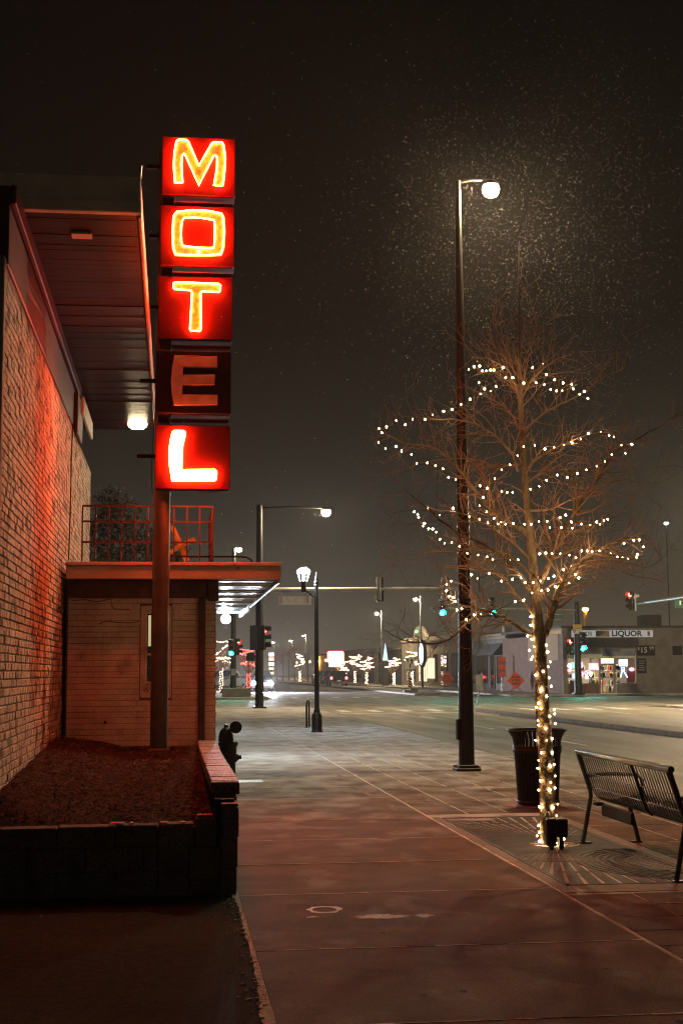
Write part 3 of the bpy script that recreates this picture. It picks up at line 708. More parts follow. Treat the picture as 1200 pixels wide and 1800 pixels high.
# dark evergreen behind the railing
def foliage(mb, c, rx, ry, rz, n, s, rg):
    for _ in range(n):
        u = Vector((rg.gauss(0, 1), rg.gauss(0, 1), rg.gauss(0, 1))).normalized()*(rg.random()**.4)
        p = Vector((c[0]+u.x*rx, c[1]+u.y*ry, c[2]+u.z*rz)); q = rg.uniform(.5, 1.3)*s
        a = Vector((rg.gauss(0, 1), rg.gauss(0, 1), rg.gauss(0, 1))).normalized()*q; b = a.orthogonal().normalized()*q*.45
        mb.add([p-a, p+b, p+a, p-b], [(0, 1, 2, 3)])
tr_ = thing('evergreen_tree', (-2.2, 31, 0), 'dark evergreen tree behind the roof railing and brick wall', 'tree')
part('trunk', MB().tube([(-2.2, 31, 0), (-2.1, 31, 3), (-2.0, 31, 5)], [.2, .14, .06], 8), M_['bark'], tr_, True)
fm = MB(); rg = random.Random(4)
for k in range(44):
    x = rg.uniform(-1.9, .55); zt_ = 6.0-.62*(x+1.9)-.25*max(0, x)**2; z = rg.uniform(2.6, max(2.9, zt_-.35))
    foliage(fm, (x, 31+rg.uniform(-.8, .8), z), .42, .5, .42, 190, .06, rg)
part('crown', fm, M_['evergreen'], tr_)
# ================================================================== street lamps
def cobra(root, x, y, z, dirx, s=1.0, m='hps', housing='black'):
    """luminaire head: tapered housing with a bowl lens below"""
    h = part('lamp_head', MB().lathe((x, y, z), [(.02, .14*s), (.11*s, .12*s), (.17*s, .07*s), (.19*s, .02*s), (.175*s, 0)], 16), M_[housing], root, True)
    part('lens', MB().lathe((x, y, z), [(.165*s, -.002), (.185*s, -.07*s), (.175*s, -.15*s), (.12*s, -.225*s), (.03*s, -.255*s)], 16), M_[m], h, True)
pb = P(820, 1355, z=0); lt = P(862, 330, Y=pb.y)
sl = thing('street_lamp', (pb.x, pb.y, 0), 'tall black street lamp with a blazing lamp, standing behind the lit tree', 'street lamp')
part('pole', MB().tube([(pb.x, pb.y, .05), (pb.x+.003, pb.y, 3), (pb.x+.006, pb.y, lt.z+.1)], [.125, .10, .045], 18), M_['black'], sl, True)
part('base_plate', MB().cbox(pb.x-.19, pb.x+.19, pb.y-.19, pb.y+.19, .005, .05, .01).cbox(pb.x-.155, pb.x+.155, pb.y-.155, pb.y+.155, .05, .10, .012), M_['black'], sl)
for sx in (-1, 1):
    for sy in (-1, 1): part('bolt', MB().cyl((pb.x+sx*.165, pb.y+sy*.165, .05), (pb.x+sx*.165, pb.y+sy*.165, .085), .018, n=6), M_['polegrey'], sl)
part('access_cover', MB().cbox(pb.x-.155, pb.x-.105, pb.y-.07, pb.y+.07, .48, .80, .012), M_['black'], sl)
part('arm', MB().tube([(pb.x, pb.y, lt.z+.06), (pb.x+.25, pb.y, lt.z+.12), (lt.x, pb.y, lt.z+.13)], [.022, .02, .018], 8), M_['black'], sl, True)
cobra(sl, lt.x, pb.y, lt.z+.03, 1, .72)

pb = P(557, 1287, z=0); top = P(557, 1013, Y=pb.y); ln = P(533.5, 1013, Y=pb.y)
pd = thing('lantern_post', (pb.x, pb.y, 0), 'black ornamental lantern post with one glowing white glass lantern', 'street lamp')
part('base', MB().lathe((pb.x, pb.y, 0), [(.155, 0), (.155, .03), (.135, .05), (.135, .42), (.12, .47), (.08, .50), (.085, .55), (.065, .60)], 16), M_['black'], pd, True)
part('shaft', MB().tube([(pb.x, pb.y, .55), (pb.x, pb.y, 2.2), (pb.x, pb.y, top.z-.25)], [.062, .056, .05], 14), M_['black'], pd, True)
part('finial', MB().lathe((pb.x, pb.y, top.z-.26), [(.055, 0), (.07, .03), (.05, .06), (.07, .10), (.04, .15), (.05, .19), (.03, .22), (.012, .30), (.008, .38)], 12), M_['black'], pd, True)
zc = ln.z-.25
part('arm', MB().tube([(pb.x, pb.y, zc-.32), (pb.x-.1, pb.y, zc-.25), (ln.x+.02, pb.y, zc-.10)], .024, 8), M_['black'], pd, True)
part('arm', MB().tube([(pb.x, pb.y, zc-.10), (pb.x-.12, pb.y, zc-.15), (ln.x+.06, pb.y, zc-.12)], .018, 8), M_['black'], pd, True)
lt_ = part('lantern', MB().lathe((ln.x, pb.y, zc-.16), [(.05, 0), (.07, .05), (.06, .22), (.10, .25), (.105, .28)], 12), M_['black'], pd, True)
for k in range(6):
    a = PI/6+k*PI/3
    part('rib', MB().tube([(ln.x+.105*math.cos(a), pb.y+.105*math.sin(a), zc+.12), (ln.x+.175*math.cos(a), pb.y+.175*math.sin(a), zc+.36)], .008, 5), M_['white'], lt_, True)
part('lamp', MB().lathe((ln.x, pb.y, zc+.34), [(.165, 0), (.16, .05), (.11, .10), (.03, .13)], 12), M_['led'], lt_, True)
part('lamp', MB().cyl((ln.x, pb.y, zc+.14), (ln.x, pb.y, zc+.335), .022, .03, n=8), M_['led'], lt_, True)

pb = P(541, 1278, z=0)
bk = thing('bike_rack', (pb.x, pb.y, 0), 'black inverted U bicycle rack beside the lantern post', 'bike rack')
hp = []
for k in range(9):
    a = PI*k/8; hp.append((pb.x-.075*math.cos(a)*1.0, pb.y+.42*-math.cos(a), .58+.18*math.sin(a)))
part('hoop', MB().tube([(pb.x-.075, pb.y-.42, .01)]+hp+[(pb.x+.075, pb.y+.42, .01)], .028, 10), M_['black'], bk, True)
for s_ in (-1, 1): part('foot_plate', MB().cyl((pb.x+s_*.075, pb.y+s_*.42, .003), (pb.x+s_*.075, pb.y+s_*.42, .014), .07, n=12), M_['black'], bk)

# hydrant behind the planter cap
hx, hy = P(401, 1340, Y=19.6).x, 19.6
hd = thing('fire_hydrant', (hx, hy, 0), 'dark fire hydrant with a round cap disc just past the planter wall', 'fire hydrant')
part('barrel', MB().lathe((hx, hy, 0), [(.15, 0), (.15, .03), (.11, .05), (.105, .30), (.135, .33), (.135, .36), (.12, .40), (.118, .52), (.14, .55), (.14, .58), (.115, .60)], 14), M_['black'], hd, True)
part('bonnet', MB().lathe((hx-.03, hy, .60), [(.11, 0), (.105, .08), (.08, .15), (.045, .18), (.03, .19), (.03, .23)], 12), M_['black'], hd, True)
part('cap_disc', MB().lathe((0, 0, 0), [(.02, -.06), (.03, -.02), (.085, -.018), (.085, .018), (.03, .02)], 22, Matrix.Rotation(PI/2, 3, 'X')), M_['black'], hd, True, M=Matrix.Translation((P(414, 1278, Y=hy).x, hy-.06, P(414, 1278, Y=hy).z)))
part('stem', MB().tube([(hx-.02, hy, .72), (P(414, 1278, Y=hy).x, hy-.03, P(414, 1278, Y=hy).z)], .02, 8), M_['polegrey'], hd, True)
c = P(418, 1331, Y=hy)
part('nozzle', MB().tube([(hx+.08, hy, c.z), (c.x+.01, hy, c.z), (c.x+.012, hy, c.z), (c.x+.05, hy, c.z)], [.05, .045, .032, .03], 10), M_['black'], hd, True)
part('nozzle', MB().tube([(hx-.08, hy, .45), (hx-.17, hy, .45)], [.06, .055], 10), M_['black'], hd, True)
part('chain', MB().tube([(c.x, hy-.03, c.z-.03), (c.x-.02, hy-.035, c.z-.06), (c.x-.06, hy-.03, c.z-.03)], .004, 4), M_['polegrey'], hd)

# ================================================================== tree grate
TB = P(966, 1484, z=0)
tx, ty = (GX0+GX1)/2, TB.y
gr = thing('tree_grate', (tx, ty, 0), 'long rusty cast iron tree grate with fanned slots under the lit tree and bench', 'tree grate')
part('pit', sheet(GX0+.005, GX1-.005, GY0+.005, GY1-.005, -.045), M_['dirt'], gr)
def bar(mb, p, q, wd, z1=.002, z0=-.03):
    p, q = Vector((*p, 0)), Vector((*q, 0)); d = (q-p); L_ = d.length
    if L_ < .03: return
    n = Vector((-d.y, d.x, 0)).normalized()*wd/2
    vs = [p-n, q-n, q+n, p+n]
    mb.add([(v.x, v.y, z0) for v in vs]+[(v.x, v.y, z1) for v in vs], [(4, 5, 6, 7), (0, 1, 5, 4), (1, 2, 6, 5), (2, 3, 7, 6), (3, 0, 4, 7)])
# outer frame, mid crossbars, ring about the trunk
fmb = MB()
for a in (((GX0+.02, GY0), (GX0+.02, GY1)), ((GX1-.02, GY0), (GX1-.02, GY1)), ((GX0, GY0+.02), (GX1, GY0+.02)), ((GX0, GY1-.02), (GX1, GY1-.02))): bar(fmb, *a, .04, .004)
part('frame', fmb, M_['grate'], gr)
part('crossbar', (lambda m: (bar(m, (GX0, ty), (GX1, ty), .03, .003), m)[1])(MB()), M_['grate'], gr)
def clip(cx, cy, a, r0):
    dx, dy = math.cos(a), math.sin(a); t = 9
    if dx > 1e-6: t = min(t, (GX1-.04-cx)/dx)
    if dx < -1e-6: t = min(t, (GX0+.04-cx)/dx)
    if dy > 1e-6: t = min(t, (GY1-.04-cy)/dy)
    if dy < -1e-6: t = min(t, (GY0+.04-cy)/dy)
    return (cx+dx*r0, cy+dy*r0), (cx+dx*t, cy+dy*t), t
K = 112
# bars as tapering wedges: fan of 120 around the trunk opening
for k in range(K):
    a0 = 2*PI*(k+.06)/K; a1 = 2*PI*(k+.80)/K
    p0, q0, t0 = clip(tx, ty, a0, .22); p1, q1, t1 = clip(tx, ty, a1, .22)
    q = [(*p0, .002), (*q0, .002), (*q1, .002), (*p1, .002)]
    ql = [(x, y, -.03) for x, y, z in q]
    part('bar', MB().add(ql+q, [(4, 5, 6, 7), (0, 1, 5, 4), (1, 2, 6, 5), (2, 3, 7, 6), (3, 0, 4, 7)]), M_['grate'], gr)
for rr_, wd in ((.215, .03), (.62, .022), (1.15, .022), (1.75, .022)):
    cb = MB(); n = 72
    for k in range(n):
        a = 2*PI*k/n; b = 2*PI*(k+1)/n
        p = (tx+rr_*math.cos(a), ty+rr_*math.sin(a)); q = (tx+rr_*math.cos(b), ty+rr_*math.sin(b))
        if GX0+.03 < p[0] < GX1-.03 and GX0+.03 < q[0] < GX1-.03 and GY0 < p[1] < GY1: bar(cb, p, q, wd, .0035)
    part('ring', cb, M_['grate'], gr)
# arcs cast into the corner panel under the bench
for j, rr_ in enumerate([.14+.055*i for i in range(11)]):
    cb = MB(); n = 40; cx, cy_ = GX1-.02, GY0+1.05
    for k in range(n):
        a = PI/2+PI*k/n; b = PI/2+PI*(k+1)/n
        p = (cx+rr_*math.cos(a), cy_+rr_*math.sin(a)*1.35); q = (cx+rr_*math.cos(b), cy_+rr_*math.sin(b)*1.35)
        if p[0] > GX0+.06 and GY0+.05 < p[1] < GY1: bar(cb, p, q, .03, .0055)
    part('arc_bar', cb, M_['grate'], gr)
tag(part('grate_snow', blot((tx-.25, GY1-.28), .32, .10, 3.7, z=.0075), M_['snow'], gr))

# ================================================================== the lit street tree
TY = TB.y
tree = thing('street_tree', (TB.x, TY, 0), 'bare young street tree wound with warm white string lights by the bench', 'tree')
trg = random.Random(11)
def smooth(pts, n=6):
    o = []
    for i in range(len(pts)-1):
        p0 = pts[max(i-1, 0)]; p1 = pts[i]; p2 = pts[i+1]; p3 = pts[min(i+2, len(pts)-1)]
        for k in range(n):
            t = k/n; o.append(.5*((2*p1)+(p2-p0)*t+(2*p0-5*p1+4*p2-p3)*t*t+(3*p1-p0-3*p2+p3)*t**3))
    o.append(pts[-1]); return o
tk = [(966, 1488, .098), (964, 1470, .080), (962, 1400, .072), (957, 1300, .068), (952, 1200, .060), (947, 1120, .054), (941, 1050, .047), (933, 960, .038), (925, 870, .031), (918, 780, .026), (914, 680, .021), (912, 600, .011), (911, 520, .0045), (911, 425, .0016)]
tp = smooth([P(x, y, Y=TY) for x, y, r in tk], 5); trr = []
for i in range(len(tp)):
    f = i/5; a = int(min(f, len(tk)-2)); trr.append(tk[a][2]+(tk[a+1][2]-tk[a][2])*(f-a))
tp = [p+Vector((mnoise.noise(p*2.3)*.012, mnoise.noise(p*2.9+Vector((5, 0, 0)))*.012, 0)) for p in tp]
part('trunk', MB().tube(tp, trr, 14), M_['bark'], tree, True)
for q in (8, 13, 17, 21): part('bark_scar', MB().sphere((tp[q].x-.02, tp[q].y-trr[q]*.8, tp[q].z), .03, 8, 6, 1.4), M_['bark'], tree, True)
C3 = lambda x, y: (620+x/2.069, 560+y/2.069)
LIMBS = [  # points in the crown, start radius, sideways depth at the tip
 ([(672, 1195), (705, 1130), (722, 1075), (745, 990), (790, 920), (860, 865), (920, 830), (985, 800), (1060, 790)], .038, -.35),
 ([(680, 965), (705, 905), (740, 830), (790, 735), (850, 640), (905, 550), (960, 480), (1050, 430), (1180, 350)], .031, .45),
 ([(625, 560), (680, 500), (760, 460), (850, 425), (940, 410)], .014, -.5),
 ([(618, 420), (660, 370), (740, 320), (820, 280), (900, 220), (985, 180)], .013, .4),
 ([(612, 290), (660, 210), (740, 150), (830, 120)], .010, -.3),
 ([(655, 1010), (610, 940), (550, 870), (470, 820), (380, 780), (280, 700), (210, 640)], .025, -.55),
 ([(640, 780), (570, 745), (500, 690), (430, 610), (385, 550), (300, 470), (180, 450), (90, 400)], .028, .3),
 ([(600, 560), (570, 480), (480, 400), (380, 370), (240, 370), (130, 390)], .013, -.45),
 ([(605, 400), (560, 330), (480, 280), (400, 240)], .010, .5),
 ([(608, 300), (570, 200), (500, 150), (430, 140)], .009, -.3),
 ([(650, 1150), (600, 1120), (540, 1085), (470, 1060), (400, 1045), (340, 1010), (325, 960)], .021, -.4),
 ([(650, 1150), (560, 1090), (500, 1078), (430, 1095), (370, 1150), (310, 1180), (200, 1175), (110, 1130)], .018, -.6),
 ([(640, 860), (700, 800), (800, 780), (900, 740), (1000, 700)], .012, .7),
 ([(650, 930), (560, 860), (450, 840), (300, 850), (160, 860)], .013, .6),
 ([(648, 880), (560, 800), (430, 720), (290, 690), (180, 640)], .013, -.2),
 ([(606, 330), (585, 200), (560, 120), (510, 20)], .009, .2),
 ([(608, 310), (625, 200), (650, 100), (670, 20)], .008, -.2),
 ([(635, 700), (720, 690), (830, 640), (960, 590), (1110, 600)], .012, -.7),
 ([(625, 600), (700, 560), (820, 545), (960, 560), (1180, 530)], .012, .8),
 ([(622, 520), (540, 540), (430, 510), (270, 520), (150, 560)], .012, .7),
 ([(690, 990), (760, 950), (880, 890), (1000, 930), (1110, 950)], .011, .4),
 ([(800, 900), (880, 900), (960, 880), (1080, 900), (1160, 830)], .010, -.7),
 ([(660, 1090), (600, 1010), (520, 930), (400, 900), (260, 900), (120, 900)], .013, .3),
]
twigs = MB(); ntw = [0]
def grow(p, d, ln_, r, lvl):
    n = max(3, int(ln_/.07)); pts = [p.copy()]; q = p.copy()
    for k in range(n):
        d = (d+Vector((trg.gauss(0, .16), trg.gauss(0, .16), trg.gauss(0, .14)+.035))).normalized(); q = q+d*(ln_/n); pts.append(q.copy())
    twigs.tube(pts, [max(.0011, r*(1-.8*i/n)) for i in range(n+1)], 4 if lvl < 2 else 3, cap=False); ntw[0] += 1
    if lvl < 3:
        for i in range(1, n+1):
            if trg.random() < (.52 if lvl == 1 else .40):
                sd = d.cross(Vector((trg.gauss(0, 1), trg.gauss(0, 1), trg.gauss(0, 1)))).normalized()
                dd = (pts[i]-pts[i-1]).normalized()*.65+sd*.75+Vector((0, 0, .1))
                grow(pts[i], dd.normalized(), ln_*trg.uniform(.3, .62), r*.6, lvl+1)
for pts, r0, dz in LIMBS:
    n = len(pts); W3 = []
    for i, (x, y) in enumerate(pts):
        t = i/(n-1); W3.append(P(*C3(x, y), Y=TY+dz*t**1.1*1.0))
    sp_ = smooth(W3, 5)
    sp_ = [p+Vector((trg.gauss(0, .004), trg.gauss(0, .006), trg.gauss(0, .004))) for p in sp_]
    m = len(sp_)-1
    part('branch', MB().tube(sp_, [max(.0028, r0*(1-.86*i/m)) for i in range(m+1)], 7), M_['bark'] if r0 > .016 else M_['twig'], tree, True)
    for i in range(int(m*.18), m+1):
        for rep in range(2):
            if trg.random() < .62:
                d = (sp_[min(i+1, m)]-sp_[max(i-1, 0)]).normalized()
                sd = d.cross(Vector((trg.gauss(0, 1), trg.gauss(0, 1), trg.gauss(0, .5)))).normalized()
                grow(sp_[i], (d*.6+sd*.8+Vector((0, 0, .12))).normalized(), trg.uniform(.16, .58)*(1-.3*i/m), max(.0022, r0*(1-.86*i/m)*.5), 1)
for i in range(int(len(tp)*.55), len(tp)):
    if trg.random() < .8:
        a = trg.uniform(0, 2*PI); grow(tp[i], Vector((math.cos(a)*.8, math.sin(a)*.8, .6)).normalized(), trg.uniform(.2, .55)*(1 if i < len(tp)*.8 else .6), max(.002, trr[i]*.3), 1)
part('twigs', twigs, M_['twig'], tree, kind='stuff')

# string lights
STR = [
 ([(420,185),(440,175),(460,173),(470,190),(485,190),(500,188),(512,187),(545,178),(555,215),(580,215),(620,235),(665,233),(695,240),(718,258),(740,263),(760,262),(795,240),(800,255),(823,275),(840,265),(853,290)], -.25),
 ([(653,178),(690,165),(703,203),(732,222),(763,234)], .25),
 ([(458,233),(478,255),(500,263),(520,247),(465,275),(425,293),(392,312),(360,330),(330,337),(290,350),(262,367),(217,366),(190,386),(157,371),(122,394),(95,400),(105,415),(93,450),(118,473),(157,465),(177,482),(213,494),(232,527),(270,525),(300,535),(327,547),(347,577),(373,585)], -.3),
 ([(462,608),(487,617),(515,583),(540,550),(570,532),(598,498),(620,466),(660,460),(697,474),(730,467),(767,460),(795,450),(827,438),(855,418),(900,413),(930,425),(948,430),(975,460),(1013,458),(990,490),(940,495),(915,520),(885,537),(848,550),(815,563),(778,577),(742,569),(703,588),(677,610),(645,620)], -.4),
 ([(540,628),(560,632),(580,632)], -.2),
 ([(473,650),(460,680),(485,703),(512,727),(538,740),(555,748)], -.15),
 ([(222,703),(235,712),(238,722),(255,755),(260,745),(275,765),(290,765),(303,777),(316,803),(333,817),(360,815),(388,828),(416,853),(455,860),(487,866),(508,875),(570,880),(600,877)], .2),
 ([(272,690),(315,715),(363,690),(423,720),(460,730),(490,742),(527,747),(583,745),(623,748),(647,748),(675,738),(705,737),(715,760),(757,760),(797,762),(793,740),(752,724),(773,715),(830,747),(862,751),(885,740),(897,748),(912,735),(925,730)], -.2),
 ([(678,855),(700,853),(723,855),(753,855),(787,860),(830,845),(850,845),(868,847),(895,845),(935,855),(960,867),(980,870),(1000,873),(1030,868),(1033,858),(1055,830),(1040,805),(1020,807),(985,818)], -.25),
 ([(430,932),(452,945),(495,927),(540,955),(580,948),(610,943),(625,960),(655,960),(650,998),(680,955),(710,945),(730,937),(765,913),(795,898),(810,870)], -.12),
 ([(685,990),(708,987),(735,975),(760,950),(785,962),(808,930),(820,943)], -.2),
 ([(358,955),(340,968),(340,990),(350,1010),(365,1015),(372,1028),(395,1055),(378,1060),(412,1095),(440,1078),(465,1075),(590,1030),(620,1025)], -.35),
]
TRB = [(270,165),(270,222),(250,292),(278,315),(292,363),(262,387),(283,430),(273,448),(375,353),(382,397),(398,462),(385,495),(352,525),(303,550),(393,568),(405,622),(337,650),(376,690),(322,735),(307,762),(337,772),(425,778),(428,806),(397,822),(318,850),(320,880),(370,902),(433,870),(412,970),(375,980),(303,980),(341,1063),(413,1060),(322,1112),(316,1167),(398,1150),(424,1140),(432,1215),(332,1247),(402,1258),(430,1295),(322,1308),(395,1308),(328,1418),(418,1425),(448,1400),(440,1477),(323,1542),(325,1587),(312,1610),(327,1645),(488,1630),(400,1665),(413,1690),(440,1670),(398,1680)]
sl_ = thing('string_lights', (TB.x, TY, 0), 'string of warm white bulbs wound up the trunk and through the bare branches', 'string lights')
bms = [MB().sphere((0, 0, 0), .0078, 8, 5, 1.15).mesh('bulb', M_[k_], True) for k_ in ('bulb', 'bulb', 'bulbdim', 'bulbhot')]
wr = MB(); nbulb = 0
for pts, dY in STR:
    W3 = []
    for i, (x, y) in enumerate(pts):
        W3.append(P(*C3(x, y), Y=TY+dY+.07*math.sin(i*.7)))
    for p in W3: part('bulb', trg.choice(bms), None, sl_, M=Matrix.Translation(p) @ Matrix.Scale(trg.uniform(.65, 1.15), 4)); nbulb += 1
    wp = []
    for a, b in zip(W3, W3[1:]): wp += [a, (a+b)/2+Vector((0, 0, -.012))]
    wr.tube(wp+[W3[-1]], .0032, 4)
pos = []
for (x, y) in TRB:
    px, py = 860+x/3.75, 1040+y/3.75
    p = P(px, py, Y=TY); k = min(range(len(tp)), key=lambda i: abs(tp[i].z-p.z)); dx = p.x-tp[k].x; r = trr[k]
    dy = -math.sqrt(max(0, (r+.012)**2-dx*dx)) if abs(dx) < r+.012 else 0
    q = P(px, py, Y=TY+dy); q.z = max(q.z, .02); pos.append(q)
    part('bulb', trg.choice(bms), None, sl_, M=Matrix.Translation(q) @ Matrix.Scale(trg.uniform(.85, 1.15), 4)); nbulb += 1
pth = []
for k in range(320):                            # wire wound round the trunk
    z = .03+k/320*2.2; i = min(range(len(tp)), key=lambda i: abs(tp[i].z-z)); a = k*.36; r = trr[i]+.004
    pth.append((tp[i].x+r*math.cos(a), tp[i].y+r*math.sin(a), z))
wr.tube(pth, .0024, 4)
part('cord', wr, M_['wire'], sl_)
# outlet post and fallen leaves at the foot
c = P(982, 1490, z=0)
op = thing('outlet_post', (c.x, c.y-.06, 0), 'small dark electric outlet box on a stake at the foot of the lit tree', 'outlet')
part('stake', MB().cbox(c.x-.02, c.x+.02, c.y-.09, c.y-.05, -.03, .13, .004), M_['black'], op)
part('outlet_box', MB().cbox(c.x-.055, c.x+.05, c.y-.13, c.y-.02, .10, .26, .012), M_['black'], op)
part('outlet_box', MB().cbox(c.x-.145, c.x-.06, c.y-.16, c.y-.08, .03, .27, .012), M_['black'], op)
part('stake', MB().cbox(c.x-.12, c.x-.08, c.y-.14, c.y-.10, -.03, .03, .004), M_['black'], op)
for px, py, s_ in ((942, 1482, .03), (950, 1486, .025), (1004, 1487, .05), (935, 1484, .025), (996, 1489, .02)):
    c = P(px, py, z=.01); a = trg.uniform(0, 3)
    Mx = Matrix.Translation((c.x, c.y, .008)) @ Matrix.Rotation(a, 4, 'Z')
    lf = MB().add([Mx @ Vector(p) for p in ((-s_*1.6, 0, 0), (-s_*.5, s_*.7, .012), (s_*.6, s_*.6, .018), (s_*1.6, 0, .006), (s_*.6, -s_*.6, .016), (-s_*.5, -s_*.7, .01), (0, 0, .004))], [(0, 1, 6), (1, 2, 6), (2, 3, 6), (3, 4, 6), (4, 5, 6), (5, 0, 6)])
    tag(part('fallen_leaf', lf, M_['leaf'], None), {942: 'curled brown leaf left of the lit trunk foot', 950: 'brown leaf touching the left of the lit trunk foot', 1004: 'large pale yellow leaf right of the outlet box', 935: 'leftmost brown leaf at the lit tree foot', 996: 'small brown leaf between outlet box and large pale leaf'}[px], 'leaf', 'leaves at the foot of the tree')

# ================================================================== litter bin
c = P(940, 1419, z=0); bx0 = Vector((c.x+.10, c.y+.24, 0))
bn = thing('litter_bin', bx0, 'black slatted litter bin with a flared rim behind the lit tree', 'litter bin')
NB = 36
part('liner', MB().lathe(bx0, [(.20, .02), (.215, .05), (.255, .66), (.25, .665)], 24), M_['ink'], bn, True)
prof = [(.235, .02), (.237, .10), (.268, .60), (.272, .70), (.285, .77), (.335, .855)]
def slatmesh():
    mb = MB(); vs = []
    for r, z in prof:
        wd = r*2*PI/NB*.30
        for dr in (0, .007): vs += [(r-dr, -wd, z), (r-dr, wd, z)]
    f = []
    for i in range(len(prof)-1):
        a = i*4; b = a+4
        f += [(a, a+1, b+1, b), (a+2, b+2, b+3, a+3), (a, b, b+2, a+2), (a+1, a+3, b+3, b+1)]
    return mb.add(vs, f).mesh('slat', M_['black'])
sm = slatmesh()
for k in range(NB): part('slat', sm, None, bn, M=Matrix.Translation(bx0) @ Matrix.Rotation(2*PI*k/NB, 4, 'Z'))
for z, r, t in ((.05, .240, .012), (.64, .276, .01), (.858, .337, .013)):
    ptsr = [bx0+Vector((r*math.cos(2*PI*k/40), r*math.sin(2*PI*k/40), z)) for k in range(41)]
    part('hoop', MB().tube(ptsr, t, 6), M_['black'], bn, True)
part('band', MB().lathe(bx0, [(.277, .60), (.280, .605), (.284, .68), (.281, .685)], 36), M_['black'], bn, True)
part('foot', MB().lathe(bx0, [(.20, .003), (.22, .01), (.2, .03)], 20), M_['black'], bn, True)
part('floor_ring', MB().lathe(bx0, [(.40, .003), (.40, .006), (.30, .007)], 28), M_['redbrick'], bn)

# ================================================================== bench
p0 = P(1030, 1482, z=0); p1 = P(1190, 1552, z=0)
BX = (p0.x+p1.x)/2; BY0, BY1 = p1.y+.02, p0.y-.02
bc = thing('park_bench', (BX+.3, (BY0+BY1)/2, 0), 'dark metal slatted park bench facing the road, seen from behind', 'bench')
# side profile (x from the back leg foot towards the road, z)
sprof = [(-.035, .800), (.0, .70), (.045, .56), (.075, .47), (.12, .405), (.19, .385), (.30, .395), (.42, .415), (.52, .430), (.57, .415), (.585, .385)]
sp3 = smooth([Vector((a, 0, b)) for a, b in sprof], 3)
def bsl():
    vs = []; f = []; wd = .0085; th = .007
    for i, p in enumerate(sp3):
        t = (sp3[min(i+1, len(sp3)-1)]-sp3[max(i-1, 0)]).normalized(); n = Vector((t.z, 0, -t.x))*th/2
        vs += [p+n+Vector((0, -wd, 0)), p+n+Vector((0, wd, 0)), p-n+Vector((0, wd, 0)), p-n+Vector((0, -wd, 0))]
    for i in range(len(sp3)-1):
        for k in range(4): f.append((i*4+k, i*4+(k+1) % 4, i*4+4+(k+1) % 4, i*4+4+k))
    f += [(0, 1, 2, 3), tuple(len(vs)-4+k for k in (3, 2, 1, 0))]
    return MB().add(vs, f).mesh('slat', M_['bench'], True)
sm = bsl(); NS = 36
for k in range(NS):
    yy = BY0+.05+(BY1-BY0-.10)*k/(NS-1)
    part('slat', sm, None, bc, M=Matrix.Translation((BX, yy, 0)))
part('top_rail', MB().cyl((BX-.04, BY0-.02, .815), (BX-.04, BY1+.02, .815), .026, n=14), M_['bench'], bc, True)
part('front_rail', MB().cyl((BX+.585, BY0-.02, .375), (BX+.585, BY1+.02, .375), .02, n=10), M_['bench'], bc, True)
for xx, zz in ((.022, .625), (.062, .502)): part('cross_rod', MB().cyl((BX+xx, BY0, zz), (BX+xx, BY1, zz), .006, n=6), M_['bench'], bc)
part('seat_rail', MB().cbox(BX+.26, BX+.31, BY0, BY1, .362, .384, .004), M_['bench'], bc)
for yy in (BY0, BY1):
    lp = [(-.045, .80), (.0, .66), (.06, .47), (.065, .42), (.03, .25), (-.015, .03), (-.02, .012)]
    part('leg', MB().tube([(BX+a, yy, b) for a, b in lp], [.02]*7, 8), M_['bench'], bc, True)
    part('foot', MB().cbox(BX-.05, BX+.06, yy-.03, yy+.03, .004, .014, .003), M_['bench'], bc)
    part('leg', MB().tube([(BX+.40, yy, .40), (BX+.45, yy, .22), (BX+.50, yy, .012)], [.02]*3, 8), M_['bench'], bc, True)
    part('foot', MB().cbox(BX+.42, BX+.53, yy-.03, yy+.03, .004, .014, .003), M_['bench'], bc)
    part('arm_rest', MB().tube([(BX+.03, yy, .60), (BX+.25, yy, .615), (BX+.50, yy, .60), (BX+.55, yy, .55), (BX+.54, yy, .42)], .018, 8), M_['bench'], bc, True)
ym = (BY0*.62+BY1*.38)
part('center_strap', MB().tube([(BX+p.x-.012, ym, p.z) for p in sp3[:14]], .012, 6), M_['bench'], bc, True)
a = P(1036, 1417, Y=BY1-.3)
part('plaque', MB().cbox(BX+.12, BX+.15, BY1-.95, BY1-.12, .255, .36, .01).cbox(BX+.08, BX+.15, BY1-.12, BY1-.02, .34, .37, .006), M_['ink'], bc)
